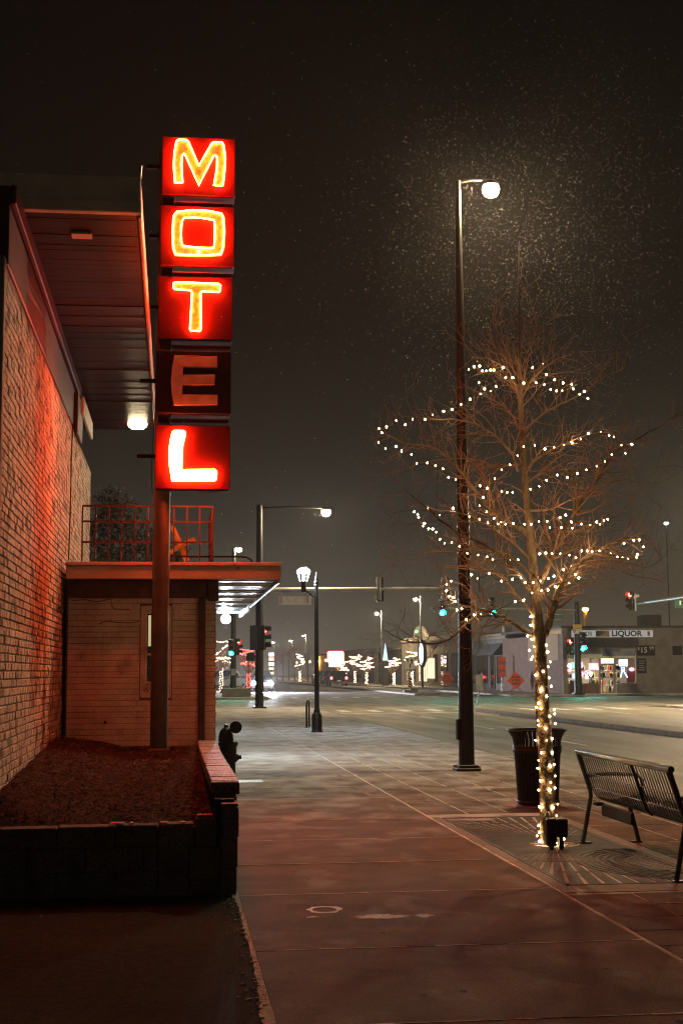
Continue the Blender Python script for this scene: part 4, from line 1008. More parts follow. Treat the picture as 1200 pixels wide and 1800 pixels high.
# ================================================================== signals and the crossing
def head3(root, x, y, z, face, lit=None, s=1.0, arrow=False, m='black'):
    """three-section signal head; face = angle its lenses look, 0 = towards the camera (-Y)"""
    Mx = Matrix.Translation((x, y, z)) @ Matrix.Rotation(face, 4, 'Z')
    h = part('signal_head', MB().cbox(-.17*s, .17*s, 0, .18*s, -.53*s, .53*s, .03*s), M_[m], root, M=Mx)
    for k, cname in enumerate(('sred', None, 'sgreen')):
        zz = (.35-.35*k)*s
        on = (lit == 'red' and k == 0) or (lit == 'green' and k == 2)
        part('lens', MB().lathe((0, 0, 0), [(.03*s, 0), (.10*s, .01*s), (.15*s, .03*s)], 14, Matrix.Rotation(-PI/2, 3, 'X')), M_[cname] if on else M_['glassdark'], h, True, M=Mx @ Matrix.Translation((0, -.022*s, zz)))
        vz = [(.165*s*math.cos(a), .165*s*math.sin(a)) for a in [R(-20)+R(220)*i/10 for i in range(11)]]
        vs = [(x_, 0, z_+zz) for x_, z_ in vz]+[(x_, -.22*s, z_+zz) for x_, z_ in vz]+[(x_*.95, 0, z_*.95+zz) for x_, z_ in vz]+[(x_*.95, -.22*s, z_*.95+zz) for x_, z_ in vz]
        f = []
        for i in range(10): f += [(i, i+1, 12+i, 11+i), (22+i, 33+i, 34+i, 23+i), (11+i, 12+i, 34+i, 33+i)]
        part('visor', MB().add(vs, f), M_[m], h, M=Mx)
    return h
# near crossing: big dark pole with mast arm
b = P(456, 1245, z=-.003); Y0 = b.y
sp1 = thing('signal_pole', (b.x, b.y, 0), 'dark traffic signal pole with long mast arm and lamp arm at the near corner', 'traffic signal')
tz = P(456, 889, Y=Y0).z
part('pole', MB().tube([(b.x, Y0, 0), (b.x, Y0, 4), (b.x, Y0, tz)], [.19, .165, .13], 16), M_['black'], sp1, True)
part('base_plate', MB().cbox(b.x-.28, b.x+.28, Y0-.28, Y0+.28, -.002, .07, .015), M_['black'], sp1)
part('pole_cap', MB().lathe((b.x, Y0, tz), [(.135, 0), (.12, .04), (.04, .07)], 12), M_['black'], sp1, True)
az = P(600, 1036, Y=Y0).z
xe = P(812, 1036, Y=Y0).x
part('mast_arm', MB().tube([(b.x, Y0, az-.05), (b.x+4, Y0, az), (xe, Y0, az+.04)], [.13, .10, .07], 12), M_['polegrey'], sp1, True)
la = P(573, 897, Y=Y0)
part('lamp_arm', MB().tube([(b.x, Y0, tz-.1), (b.x+1.2, Y0, tz-.05), (la.x, Y0, tz-.08)], [.05, .045, .04], 8), M_['black'], sp1, True)
cobra(sp1, la.x, Y0, la.z, 1, 1.0, 'hpsfar')
for px in (668, 783):
    c = P(px, 1036, Y=Y0)
    h = head3(sp1, c.x, Y0+.12, c.z, PI, None)
    part('bracket', MB().cbox(c.x-.02, c.x+.02, Y0-.13, Y0-.095, c.z-.5, c.z+.5, .004), M_['polegrey'], h)
    part('back_strip', MB().cbox(c.x-.16, c.x-.05, Y0-.094, Y0-.07, c.z-.48, c.z+.5, .01), M_['polegrey'], h)
a = P(489, 1048, Y=Y0); q = P(547, 1063, Y=Y0)
st = part('street_sign', MB().cbox(a.x, q.x, Y0-.03, Y0, q.z, a.z, .004), M_['white'], sp1)
for xx in (a.x+.14, q.x-.14): part('hanger', MB().box(xx-.02, xx+.02, Y0-.05, Y0-.031, q.z+.04, a.z+.2), M_['polegrey'], st)
c = P(470, 1121, Y=Y0); head3(sp1, c.x-.08, Y0-.05, c.z, R(76), 'red')
c = P(446, 1121, Y=Y0); head3(sp1, c.x, Y0+.02, c.z, PI, None)
part('bracket', MB().tube([P(443, 1105, Y=Y0), P(468, 1104, Y=Y0)], .03, 6).tube([P(443, 1139, Y=Y0), P(468, 1139, Y=Y0)], .03, 6), M_['black'], sp1)
a = P(433, 1148, Y=Y0); q = P(448, 1162, Y=Y0)
part('walk_signal', MB().cbox(a.x, q.x, Y0-.14, Y0+.14, q.z, a.z, .03), M_['black'], sp1)
part('bracket', MB().tube([((q.x), Y0, (a.z+q.z)/2), (b.x-.1, Y0, (a.z+q.z)/2)], .04, 6), M_['black'], sp1)

# far corner, left
b = P(410, 1226, z=0); Y1_ = 90.0; b = Vector((P(410, 1222, Y=Y1_).x, Y1_, 0))
sp2 = thing('signal_pole', b, 'dark green signal pole with a lit green light past the office overhang', 'traffic signal')
tz = P(420, 968, Y=Y1_).z
part('pole', MB().tube([(b.x, Y1_, 0), (b.x, Y1_, tz+.15)], [.2, .13], 14), M_['polegreen'], sp2, True)
c = P(408, 1139, Y=Y1_); head3(sp2, c.x-.08, Y1_-.3, c.z, 0, 'green', m='polegreen')
c = P(422, 1137, Y=Y1_); head3(sp2, c.x-.1, Y1_-.1, c.z, R(50), 'red', m='polegreen')
lx = P(420, 964, Y=Y1_)
part('lamp_arm', MB().tube([(b.x, Y1_, tz+.1), (lx.x, Y1_, tz+.25)], .04, 8), M_['polegreen'], sp2, True)
cobra(sp2, lx.x, Y1_, lx.z, 1, .9, 'hpsfar')
part('notice', MB().cbox(b.x-.15, b.x+.15, Y1_-.23, Y1_-.21, 1.35, 1.75, .003), M_['polegrey'], sp2)
pl2 = thing('kerb_planter', (b.x+.2, 88.8, 0), 'low pale concrete planter box at the foot of the green signal pole', 'planter')
a = P(391, 1214, Y=88.5); q = P(441, 1214, Y=88.5)
part('box', MB().cbox(a.x, q.x, 88.3, 89.4, 0.002, .48, .03), M_['greystucco'], pl2)
part('coping', MB().cbox(a.x-.03, q.x+.03, 88.26, 89.44, .481, .54, .015), M_['kerb'], pl2)

# far corner, right: pole, mast arm with two green signals
Y2_ = 88.6; bx2 = P(1016, 1220, Y=Y2_).x
sp3_ = thing('signal_pole', (bx2, Y2_, 0), 'dark green signal pole with mast arm and green lights before the liquor store', 'traffic signal')
part('pole', MB().tube([(bx2, Y2_, 0), (bx2, Y2_, 6)], [.26, .17], 14), M_['polegreen'], sp3_, True)
part('base_plate', MB().cbox(bx2-.35, bx2+.35, Y2_-.35, Y2_+.35, .002, .1, .02), M_['polegreen'], sp3_)
az = P(860, 1070, Y=Y2_).z; xe = P(757, 1073, Y=Y2_).x
part('mast_arm', MB().tube([(bx2, Y2_, az-.1), (bx2-4, Y2_, az), (xe, Y2_, az+.02)], [.15, .11, .07], 12), M_['polegrey'], sp3_, True)
for px in (775, 862):
    c = P(px, 1078, Y=Y2_); head3(sp3_, c.x, Y2_-.34, c.z+.42, 0, 'green', 1.2, m='polegreen')
c = P(1021, 1140, Y=Y2_); head3(sp3_, c.x, Y2_-.36, c.z+.42, 0, 'green', 1.2, m='polegreen')
c = P(1001, 1137, Y=Y2_); head3(sp3_, c.x, Y2_-.2, c.z, R(-52), 'red', m='polegreen')
a = P(955, 1079, Y=Y2_); q = P(987, 1090, Y=Y2_)
ss = part('street_sign', MB().cbox(a.x, q.x, Y2_-.15, Y2_-.12, q.z, a.z, .004), M_['green'], sp3_)
c = P(973, 1085, Y=Y2_)
part('border', MB().box(a.x+.03, q.x-.03, Y2_-.154, Y2_-.1515, a.z-.06, a.z-.04).box(a.x+.03, q.x-.03, Y2_-.154, Y2_-.1515, q.z+.04, q.z+.06), M_['white'], ss)
a = P(1004, 1098, Y=Y2_); q = P(1020, 1105, Y=Y2_)
part('warning_plate', MB().cbox(a.x, q.x, Y2_-.3, Y2_-.27, q.z, a.z, .004), M_['yel'], sp3_)
a = P(1004, 1105.5, Y=Y2_); q = P(1020, 1114, Y=Y2_)
wp_ = part('yield_plate', MB().cbox(a.x, q.x, Y2_-.3, Y2_-.27, q.z, a.z, .004), M_['white'], sp3_)
c = P(1009, 1110, Y=Y2_-.31)
part('triangle', MB().prism([(c.x-.12, Y2_-.302, c.z+.1), (c.x+.12, Y2_-.302, c.z+.1), (c.x, Y2_-.302, c.z-.1)], (0, -.004, 0)), M_['ink'], wp_)
part('triangle', MB().prism([(c.x-.07, Y2_-.308, c.z+.07), (c.x+.07, Y2_-.308, c.z+.07), (c.x, Y2_-.308, c.z-.05)], (0, -.003, 0)), M_['white'], wp_)

# signal arm over the side street, pole out of the picture on the right
XS = 26.6
sp4 = thing('signal_pole', (XS, 58, 0), 'pale mast arm reaching in from the right edge with a red signal', 'traffic signal')
part('pole', MB().tube([(XS, 58, -.002), (XS, 58, 6.4)], [.24, .16], 12), M_['polegreen'], sp4, True)
za, zb_ = P(1199, 1050, X=XS).z, P(1120, 1061, X=XS).z; ya, yb_ = P(1199, 1050, X=XS).y, P(1120, 1061, X=XS).y
part('mast_arm', MB().tube([(XS, 58, za+.1), (XS, ya, za), (XS, yb_, zb_)], [.15, .11, .07], 10), M_['polegrey'], sp4, True)
c = P(1108, 1056, Y=yb_); head3(sp4, c.x-.05, yb_, c.z, R(-58), 'red')
part('bracket', MB().cbox(P(1116, 1050, Y=yb_).x-.04, P(1116, 1050, Y=yb_).x+.04, yb_-.05, yb_+.05, P(1116, 1074, Y=yb_).z, P(1116, 1043, Y=yb_).z, .01), M_['polegrey'], sp4)
part('camera', MB().tube([P(1112, 1050, Y=yb_), P(1122, 1047, Y=yb_)], [.1, .07], 8), M_['white'], sp4, True)
c = P(1193, 1062, Y=ya)
s5 = part('street_sign', MB().cbox(c.x-.25, c.x+.6, ya-.03, ya, c.z-.2, c.z+.22, .004), M_['green'], sp4)
part('border', MB().box(c.x+.0, c.x+.08, ya-.036, ya-.032, c.z-.05, c.z+.18), M_['white'], s5)

tz4 = 8.9
part('lamp_arm', MB().tube([(XS, 58, 6.4), (XS, 58, tz4+.1), (XS-2.4, 58, tz4+.2)], [.1, .07, .04], 8), M_['polegreen'], sp4, True)
cobra(sp4, XS-2.5, 58, tz4, 1, 1.0, 'hpsbig')  # unseen luminaire, added to account for light on the road and store front
# more street lamps along the far kerb
def lamp_pole(px, py, by, Y, label, m='hpsfar', mp='polegrey', dx=.5, s=1.0):
    l = P(px, py, Y=Y); x = l.x+dx
    t = thing('street_lamp', (x, Y, 0), label, 'street lamp', 'street lamps along the far side')
    part('pole', MB().tube([(x, Y, 0), (x, Y, l.z+.25)], [.11, .07], 8), M_[mp], t, True)
    part('arm', MB().tube([(x, Y, l.z+.2), (l.x, Y, l.z+.18)], .03, 6), M_[mp], t, True)
    cobra(t, l.x, Y, l.z, 1, s, m, mp)
lamp_pole(730, 1052, 1208, 140, 'grey street lamp over the oval shop sign on the far side')
lamp_pole(662, 1077, 1206, 152, 'grey street lamp near the lit white cone on the far side')
lamp_pole(533, 1117, 1200, 270, 'distant street lamp above the dark median trees, nearest the lantern post')
lamp_pole(510, 1126, 1200, 318, 'distant street lamp between its two far neighbours in the haze')
lamp_pole(479, 1129, 1200, 350, 'most distant street lamp, just right of the red signal head')
def yard_lamp(px, py, Y, label, m, s, mp):
    l = P(px, py, Y=Y); t = thing('yard_lamp', (l.x, Y, 0), label, 'lamp')
    part('pole', MB().tube([(l.x, Y, 0), (l.x, Y, l.z)], [.16, .14] if mp != 'black' else [.07, .05], 10), M_[mp], t, True)
    h = part('lamp_head', MB().lathe((l.x, Y, l.z+.02), [(.16*s, .2*s), (.2*s, .1*s), (.19*s, 0)], 12), M_[mp], t, True)
    part('lens', MB().lathe((l.x, Y, l.z+.02), [(.22*s, -.01), (.2*s, -.14*s), (.05*s, -.2*s)], 12), M_[m], h, True)
yard_lamp(1028, 1070, 112, 'orange lamp on a short pole behind the liquor store roof', 'orangelamp', 1.1, 'yellow')  # yellow pole colour stands in for the lamp's orange light on it
yard_lamp(1170, 919, 120, 'small white lamp high at the right edge beyond the tree', 'led', .8, 'black')

# ================================================================== liquor store
LY = 90.0
def X_(px, Y=LY): return P(px, 1180, Y=Y).x
def Z_(py, Y=LY, px=1050): return P(px, py, Y=Y).z
ls = thing('liquor_store', (X_(1080), LY, 0), 'liquor store with lit windows, white sign and a plain stucco side at the corner', 'building')
x0, x1 = X_(989), X_(1330); zt = Z_(1104)
sx0, sx1 = X_(996), X_(1117)                     # the glazed shop front
dx0, dx1 = X_(1056.5), X_(1079)
wz0, wz1 = Z_(1201), Z_(1157)
part('wall', MB().box(x0, sx0, LY, LY+.25, 0.001, zt).box(sx1, x1, LY, LY+.25, .001, zt).box(sx0, sx1, LY, LY+.25, wz1+.25, zt), M_['greystucco'], ls)
part('side_wall', MB().box(x0, x0+.25, LY+.251, LY+17, .001, zt-.35), M_['brown'], ls)
part('painted_wall_glow', MB().box(x0-.02, x0-.002, LY+1, LY+9, Z_(1160), zt-.36), mat('wall_glow_tan', (.33, .22, .12), None, rough=.8), ls)  # orange lamp light on the side wall, painted as a tan panel
part('back_wall', MB().box(x0+.3, x1, LY+5, LY+5.2, .001, zt), M_['tan'], ls)
part('floor', MB().box(x0+.3, sx1+3, LY+.26, LY+5, .0, .012), M_['tan'], ls)
rf = part('roof', MB().box(x0-.1, x1, LY-.05, LY+17, zt+.002, zt+.15), M_['darkwall'], ls)
part('rooftop_unit', MB().cbox(X_(1165), X_(1192), LY+3, LY+5, zt+.152, zt+1.0, .03), M_['darkwall'], rf)
part('canopy', MB().cbox(x0+.1, sx1+.1, LY-.4, LY-.002, Z_(1137), Z_(1122), .03), M_['darkwall'], ls)
# base panels, jambs, mullions
part('stall_riser', MB().cbox(sx0, dx0-.18, LY, LY+.2, .002, wz0, .02), M_['brown'], ls)
part('stall_riser', MB().cbox(dx1+.15, sx1, LY, LY+.2, .002, wz0, .02), M_['greystucco'], ls)
for xx in (sx0, dx0-.12, dx1+.04, X_(1101), X_(1020), X_(1038)): part('mullion', MB().cbox(xx-.05, xx+.05, LY-.02, LY+.12, wz0 if xx not in (dx0-.12, dx1+.04) else .002, wz1+.25, .01), M_['tan'], ls)
part('header', MB().cbox(sx0, sx1, LY-.04, LY-.021, wz1, wz1+.26, .004), M_['white'], ls)
part('door_lintel', MB().cbox(dx0, dx1, LY-.02, LY+.1, Z_(1169), Z_(1167), .005), M_['tan'], ls)
part('transom_sign', MB().box(dx0, dx1, LY+.02, LY+.06, Z_(1166), Z_(1157.5)), glow('transom_light', (1, .75, .45), 2.2), ls)
dr = part('door', MB().cbox(dx0+.01, dx0+.08, LY, LY+.06, .01, Z_(1169), .008).cbox(dx1-.08, dx1-.01, LY, LY+.06, .01, Z_(1169), .008).box(dx0+.081, dx1-.081, LY+.01, LY+.05, .01, .12), M_['tan'], ls)
part('push_bar', MB().box(dx0+.081, dx1-.081, LY-.03, LY-.01, 1.0, 1.05), M_['polegrey'], dr)
# interior: ceiling light, shelves with goods
part('ceiling_light', MB().box(sx0+.5, sx1-.3, LY+1.2, LY+3.6, Z_(1150), Z_(1150)+.05), M_['storelight'], ls)
srg = random.Random(5)
gm = [mat('goods_%s' % n_, c_, None, rough=.4) for n_, c_ in (('red', (.5, .05, .04)), ('gold', (.5, .35, .08)), ('green', (.05, .25, .1)), ('white', (.6, .6, .55)), ('amber', (.35, .14, .04)), ('blue', (.06, .12, .4)))]
for k, (xs0, xs1) in enumerate(((sx0+.2, dx0-.4), (dx0-.1, dx1+.2), (dx1+.4, sx1-.2))):
    sh = part('shelf', MB().box(xs0, xs1, LY+2.8, LY+3.2, .02, .06).box(xs0, xs1, LY+2.8, LY+3.2, .5, .54).box(xs0, xs1, LY+2.8, LY+3.2, 1.0, 1.04).box(xs0, xs1, LY+2.8, LY+3.2, 1.5, 1.54), M_['white'], ls)
    for gi, m in enumerate(gm):
        g = MB()
        for z in (.06, .54, 1.04, 1.54):
            for q in range(3):
                x = srg.uniform(xs0, xs1-.12); g.box(x, x+srg.uniform(.06, .2), LY+2.75, LY+2.79-.003*gi, z+.002, z+srg.uniform(.2, .38))
        part('goods', g, m, sh, kind='stuff')
# window neons
def nring(px, py, r, m, sz=1.0):
    c = Vector((X_(px), LY-.06, Z_(py))); ptsn = [c+Vector((r*math.cos(a), 0, r*sz*math.sin(a))) for a in [2*PI*k/12 for k in range(13)]]
    part('window_neon', MB().tube(ptsn, .04, 5), M_[m], ls, True)
def nbox(px0, px1, py0, py1, m): part('window_sign', MB().box(X_(px0), X_(px1), LY-.055, LY-.045, Z_(py1), Z_(py0)), M_[m], ls)
nbox(1034, 1050, 1166, 1177, 'pinkneon'); nbox(1037, 1047, 1169, 1174, 'whiteneon'); nbox(1087, 1102, 1160, 1171, 'whiteneon'); nring(1109, 1177, .14, 'pinkneon', .6); nbox(1107, 1112, 1176, 1178, 'whiteneon')
nring(1000, 1170, .08, 'whiteneon', 1.6); nbox(1004, 1008, 1164, 1174, 'greenneon'); nring(1000, 1178, .1, 'pinkneon', .5); nring(1021, 1184, .1, 'pinkneon'); nring(1029, 1183, .09, 'pinkneon', 1.3); nbox(1027, 1032, 1188, 1193, 'whiteneon'); nring(1037, 1184, .07, 'whiteneon', 2); nbox(1018, 1023, 1164, 1174, 'pinkneon'); nbox(1005, 1008, 1184, 1192, 'blueneon')
ptsn = [Vector((X_(a), LY-.06, Z_(b_))) for a, b_ in ((1089, 1191), (1092, 1180), (1091, 1174), (1096, 1174), (1095, 1180), (1101, 1191))]
part('window_neon', MB().tube(ptsn, .035, 5), M_['blueneon'], ls, True)
part('window_poster', MB().box(X_(1101.5), X_(1115), LY-.05, LY-.045, Z_(1200), Z_(1180)), mat('poster_red', (.3, .03, .06), None), ls)
# signs on the front
sgn = part('shop_sign', MB().cbox(X_(1022), X_(1148), LY-.12, LY-.003, Z_(1120), Z_(1108), .02), M_['signlit'], ls)
text('lettering', 'LIQUOR', .50, M_['ink'], sgn, fr(X_(1101.5), LY-.126, Z_(1114.2)), .002, bold=.016, sx=1.12)
text('lettering', 'LIQUOR', .42, M_['ink'], sgn, fr(X_(1025), LY-.126, Z_(1114.5)), .002, bold=.004, sx=.78)
part('sign_backing', MB().cbox(X_(1005), X_(1021.5), LY-.12, LY-.003, Z_(1120), Z_(1108), .02), M_['signlit'], sgn)
part('sign_panel', MB().box(X_(1047), X_(1071), LY-.128, LY-.1215, Z_(1119.4), Z_(1108.6)), M_['tan'], sgn)
part('sign_panel', MB().box(X_(1138), X_(1142), LY-.128, LY-.1215, Z_(1118), Z_(1110)), gm[0], sgn)
pn = part('price_board', MB().cbox(X_(1119), X_(1151), LY-.06, LY-.003, Z_(1153), Z_(1135), .01), M_['ink'], ls)
text('price', '$', .3, M_['white'], pn, fr(X_(1122), LY-.066, Z_(1140.5)), .002)
text('price', '15', .52, M_['white'], pn, fr(X_(1131), LY-.066, Z_(1143.5)), .002, bold=.006)
text('price', '99', .32, M_['white'], pn, fr(X_(1145), LY-.066, Z_(1140)), .002)
part('price_board', MB().cbox(X_(1151.5), X_(1170), LY-.06, LY-.003, Z_(1152), Z_(1133), .01), M_['greystucco'], ls)
pn = part('notice_board', MB().cbox(X_(1119), X_(1135), LY-.06, LY-.003, Z_(1184), Z_(1158), .01), M_['ink'], ls)
for k in range(5): part('print_line', MB().box(X_(1121+k % 2), X_(1133-k % 3), LY-.066, LY-.062, Z_(1163+k*4), Z_(1161.3+k*4)), M_['polegrey'], pn)
part('vent_box', MB().cbox(X_(1182), X_(1198), LY-.1, LY-.003, Z_(1152), Z_(1136), .02), M_['ink'], ls)
part('blue_header_sign', MB().box(X_(1058), X_(1116), LY-.048, LY-.043, Z_(1153), Z_(1141)), mat('header_blue', (.06, .1, .2), (.3, .3, .32), .8, rough=.6), ls)

# ================================================================== shops along the far side, front at x = 25.6
FX = 25.6
def Yat(px): return P(px, 1180, X=FX).y
def shop(name, label, px0, px1, top_m, m, seed):
    ya, yb2 = Yat(px1), Yat(px0)
    t = thing(name, (FX, (ya+yb2)/2, 0), label, 'building')
    part('wall', MB().box(FX, FX+10, ya+.01, yb2-.01, .001, top_m), M_[m], t)
    part('cornice', MB().cbox(FX-.18, FX-.002, ya+.01, yb2-.01, top_m-.42, top_m-.22, .04).cbox(FX-.08, FX-.002, ya+.01, yb2-.01, top_m-.2, top_m+.02, .02), M_['tan'], t)
    return t, ya, yb2
def opening(t, y0, y1, z0, z1, nm='window', lit=None, bars=3):
    w_ = part(nm, MB().box(FX-.05, FX-.004, y0, y1, z0, z1), M_['darkwall'], t)
    part('pane', MB().box(FX-.06, FX-.052, y0+.08, y1-.08, z0+.08, z1-.08), M_[lit] if lit else M_['glassdark'], w_)
    for k in range(bars+1):
        yy = y0+.06+(y1-y0-.12)*k/bars; part('mullion', MB().box(FX-.085, FX-.062, yy-.04, yy+.04, z0, z1), M_['tan'], w_)
sA, a_, b_ = shop('corner_shop', 'pale stone shop with a grey awning next to the brown brick wall', 826, 892, 4.45, 'greystucco', 1)
opening(sA, a_+1.0, a_+3.6, .5, 2.7); opening(sA, a_+4.2, a_+5.8, .05, 2.8, 'door', bars=1); opening(sA, a_+7, b_-1, .5, 2.9)
part('awning', MB().prism([(FX-.9, a_+1.5, 2.75), (FX-.003, a_+1.5, 2.75), (FX-.003, a_+1.5, 3.7)], (0, 6, 0)), M_['awning'], sA)
part('parapet_urn', MB().cbox(FX-.2, FX+.4, a_+.1, a_+.9, 4.48, 4.95, .06), M_['tan'], sA)
sB, a_, b_ = shop('arched_shop', 'cream shop with tall dark windows behind the left orange road sign', 756, 825, 4.9, 'tan', 2)
opening(sB, a_+2, a_+8, .5, 3.2, lit=None, bars=6); opening(sB, a_+10, a_+13, .05, 3.2, 'door', bars=2); opening(sB, a_+15, b_-2, .5, 3.2, bars=5)
part('lit_display', MB().box(FX-.10, FX-.09, a_+16, a_+20, .8, 2.8), M_['warmwin'], sB)
sC, a_, b_ = shop('gabled_shop', 'cream shop with a curved gable topped by a small green light', 706, 755, 5.1, 'tan', 3)
gm_ = [(FX+.1, a_+3+8*k/12, 5.1+1.2*math.sin(PI*k/12)) for k in range(13)]
part('gable', MB().prism(gm_, (.4, 0, 0)), M_['tan'], sC)
c = P(729, 1130, Y=a_+7)
part('green_light', MB().sphere((FX-.1, a_+7, 5.7), .16, 8, 6), M_['greenneon'], sC)
opening(sC, a_+1, a_+6, .4, 3, lit='warmwin', bars=4); opening(sC, a_+8, a_+14, .4, 3, bars=4); opening(sC, a_+16, b_-2, .4, 3, bars=4)
sD, a_, b_ = shop('dark_shop', 'dark low building behind the lit trees and the white cone', 640, 704, 4.4, 'darkwall', 4)
part('pilaster', MB().cbox(FX-.35, FX-.003, Yat(664)-1, Yat(664)+1, .001, 4.5, .05), M_['tan'], sD)
for k in range(5): opening(sD, a_+6+k*9, a_+11+k*9, .6, 2.8, bars=3)
sE, a_, b_ = shop('orange_lit_shop', 'far low building glowing orange behind the bright roadside sign', 560, 638, 4.6, 'tan', 5)
for k in range(6): part('wall_lamp', MB().sphere((FX-.3, a_+30+k*14, 3.4), .3, 8, 6), M_['orangelamp'] if k % 2 == 0 else M_['warmwin'], sE)
# oval blade sign and banner
c = P(742, 1149, Y=132)
ob = thing('oval_sign', (c.x, c.y, 0), 'tall oval shop sign with a lit white face on a dark pole', 'sign')
part('pole', MB().tube([(c.x, 132, 0), (c.x, 132, c.z-.9)], .09, 8), M_['polegreen'], ob, True)
ov = [(c.x+.45*math.cos(2*PI*k/24), 132, c.z+1.35*math.sin(2*PI*k/24)) for k in range(24)]
part('frame', MB().prism(ov, (0, .2, 0)), M_['polegreen'], ob)
ov = [(c.x-.12+.22*math.cos(2*PI*k/24), 131.97, c.z+1.1*math.sin(2*PI*k/24)) for k in range(24)]
part('lit_face', MB().prism(ov, (0, .02, 0)), glow('oval_face', (.8, .95, 1), 1.6), ob)
c0 = P(882, 1190, Y=104); c1_ = P(882, 1155, Y=104)
bnr = thing('banner_panel', (c0.x, 104, 0), 'upright orange and red striped panel on a post by the brown wall', 'sign')
part('post', MB().cyl((c0.x, 104.05, 0), (c0.x, 104.05, c1_.z), .05, n=8), M_['polegrey'], bnr)
for k in range(5): part('stripe', MB().cbox(c0.x-.28, c0.x+.28, 103.96, 104, c0.z+(c1_.z-c0.z)*k/5+.01, c0.z+(c1_.z-c0.z)*(k+1)/5-.01, .01), M_['orange'] if k % 2 == 0 else gm[0], bnr)
# white cone ornament on a kiosk
c = P(677, 1161, Y=150)
co = thing('lit_cone', (c.x, 150, 0), 'glowing white cone spire on a dark pillar among the lit trees', 'ornament')
part('pillar', MB().cbox(c.x-.35, c.x+.35, 149.65, 150.35, 0.001, c.z-.02, .05), M_['darkwall'], co)
part('cone', MB().lathe((c.x, 150, c.z), [(.28, 0), (.27, .15), (.2, .7), (.1, 1.3), (.015, 1.85)], 14), M_['conelight'], co, True)

# ================================================================== road works
def diamond(px, py, Y, label, lines):
    c = P(px, py, Y=Y); t = thing('road_work_sign', (c.x, Y, 0), label, 'road sign', 'orange road work signs'); h = .65
    d = part('panel', MB().prism([(c.x-h, Y, c.z), (c.x, Y, c.z-h), (c.x+h, Y, c.z), (c.x, Y, c.z+h)], (0, .012, 0)), M_['orange'], t)
    for k, l in enumerate(lines): text('lettering', l, .21, M_['ink'], d, fr(c.x, Y-.004, c.z+.24-.24*k), .001, bold=.004)
    for s_ in (-1, 1): part('leg', MB().tube([(c.x+s_*.05, Y+.03, c.z-.3), (c.x+s_*.45, Y-.25, 0.01)], .02, 6), M_['polegrey'], t); part('leg', MB().tube([(c.x+s_*.05, Y+.03, c.z-.3), (c.x+s_*.4, Y+.4, 0.01)], .02, 6), M_['polegrey'], t)
    part('mast', MB().cyl((c.x, Y+.035, c.z-.5), (c.x, Y+.035, c.z+.6), .018, n=6), M_['polegrey'], t)
diamond(906, 1196, 99, 'orange diamond road work sign nearer the liquor store', ('ROAD', 'WORK', 'AHEAD'))
diamond(785, 1193, 118, 'orange diamond road work sign nearer the lit trees', ('ROAD', 'WORK', 'AHEAD'))
b = P(838, 1240, z=.02); 
rp_ = thing('median_sign', (b.x, b.y, 0), 'narrow grey sign panel on a leaning thin post at the median end', 'road sign')
part('post', MB().cyl((b.x, b.y, .02), P(846, 1182, Y=b.y), .028, n=6), M_['polegrey'], rp_)
a = P(835, 1186, Y=b.y); q = P(848, 1214, Y=b.y)
part('panel', MB().cbox(a.x, q.x, b.y-.06, b.y-.035, q.z, a.z, .01), M_['polegrey'], rp_)
kY = 100.0; c = P(720, 1166, Y=kY)
kr = thing('keep_right_sign', (c.x, kY, 0), 'white keep right sign above a yellow black striped marker on the median', 'road sign')
part('post', MB().cyl((c.x, kY+.03, .03), (c.x, kY+.03, c.z+.4), .03, n=6), M_['polegrey'], kr)
kp = part('panel', MB().cbox(c.x-.34, c.x+.34, kY-.01, kY, c.z-.42, c.z+.42, .004), M_['white'], kr)
part('arrow', MB().tube([(c.x+.02, kY-.014, c.z-.32), (c.x+.02, kY-.014, c.z-.1), (c.x+.14, kY-.014, c.z+.05), (c.x+.14, kY-.014, c.z+.2)], .04, 4).prism([(c.x+.02, kY-.012, c.z+.16), (c.x+.26, kY-.012, c.z+.16), (c.x+.14, kY-.012, c.z+.36)], (0, -.004, 0)), M_['ink'], kp)
part('arrow', MB().prism([(c.x-.26, kY-.012, c.z+.3), (c.x-.1, kY-.012, c.z+.3), (c.x-.14, kY-.012, c.z+.05)], (0, -.004, 0)), M_['ink'], kp)
a = P(716.5, 1190, Y=kY); q = P(723, 1210, Y=kY)
om = part('striped_marker', MB().cbox(a.x, q.x, kY-.03, kY-.012, q.z, a.z, .003), M_['yel'], kr)
hh = (a.z-q.z); ww = q.x-a.x
for k in range(4):
    zq = q.z+hh*(k+.1)/4.3
    part('stripe', MB().prism([(a.x+.003, kY-.032, zq+.1), (q.x-.003, kY-.032, zq), (q.x-.003, kY-.032, zq+.1), (a.x+.003, kY-.032, zq+.2)], (0, -.003, 0)), M_['ink'], om)
part('foot', MB().cbox(c.x-.5, c.x+.5, kY-.3, kY+.3, .031, .2, .04), M_['kerb'], kr)

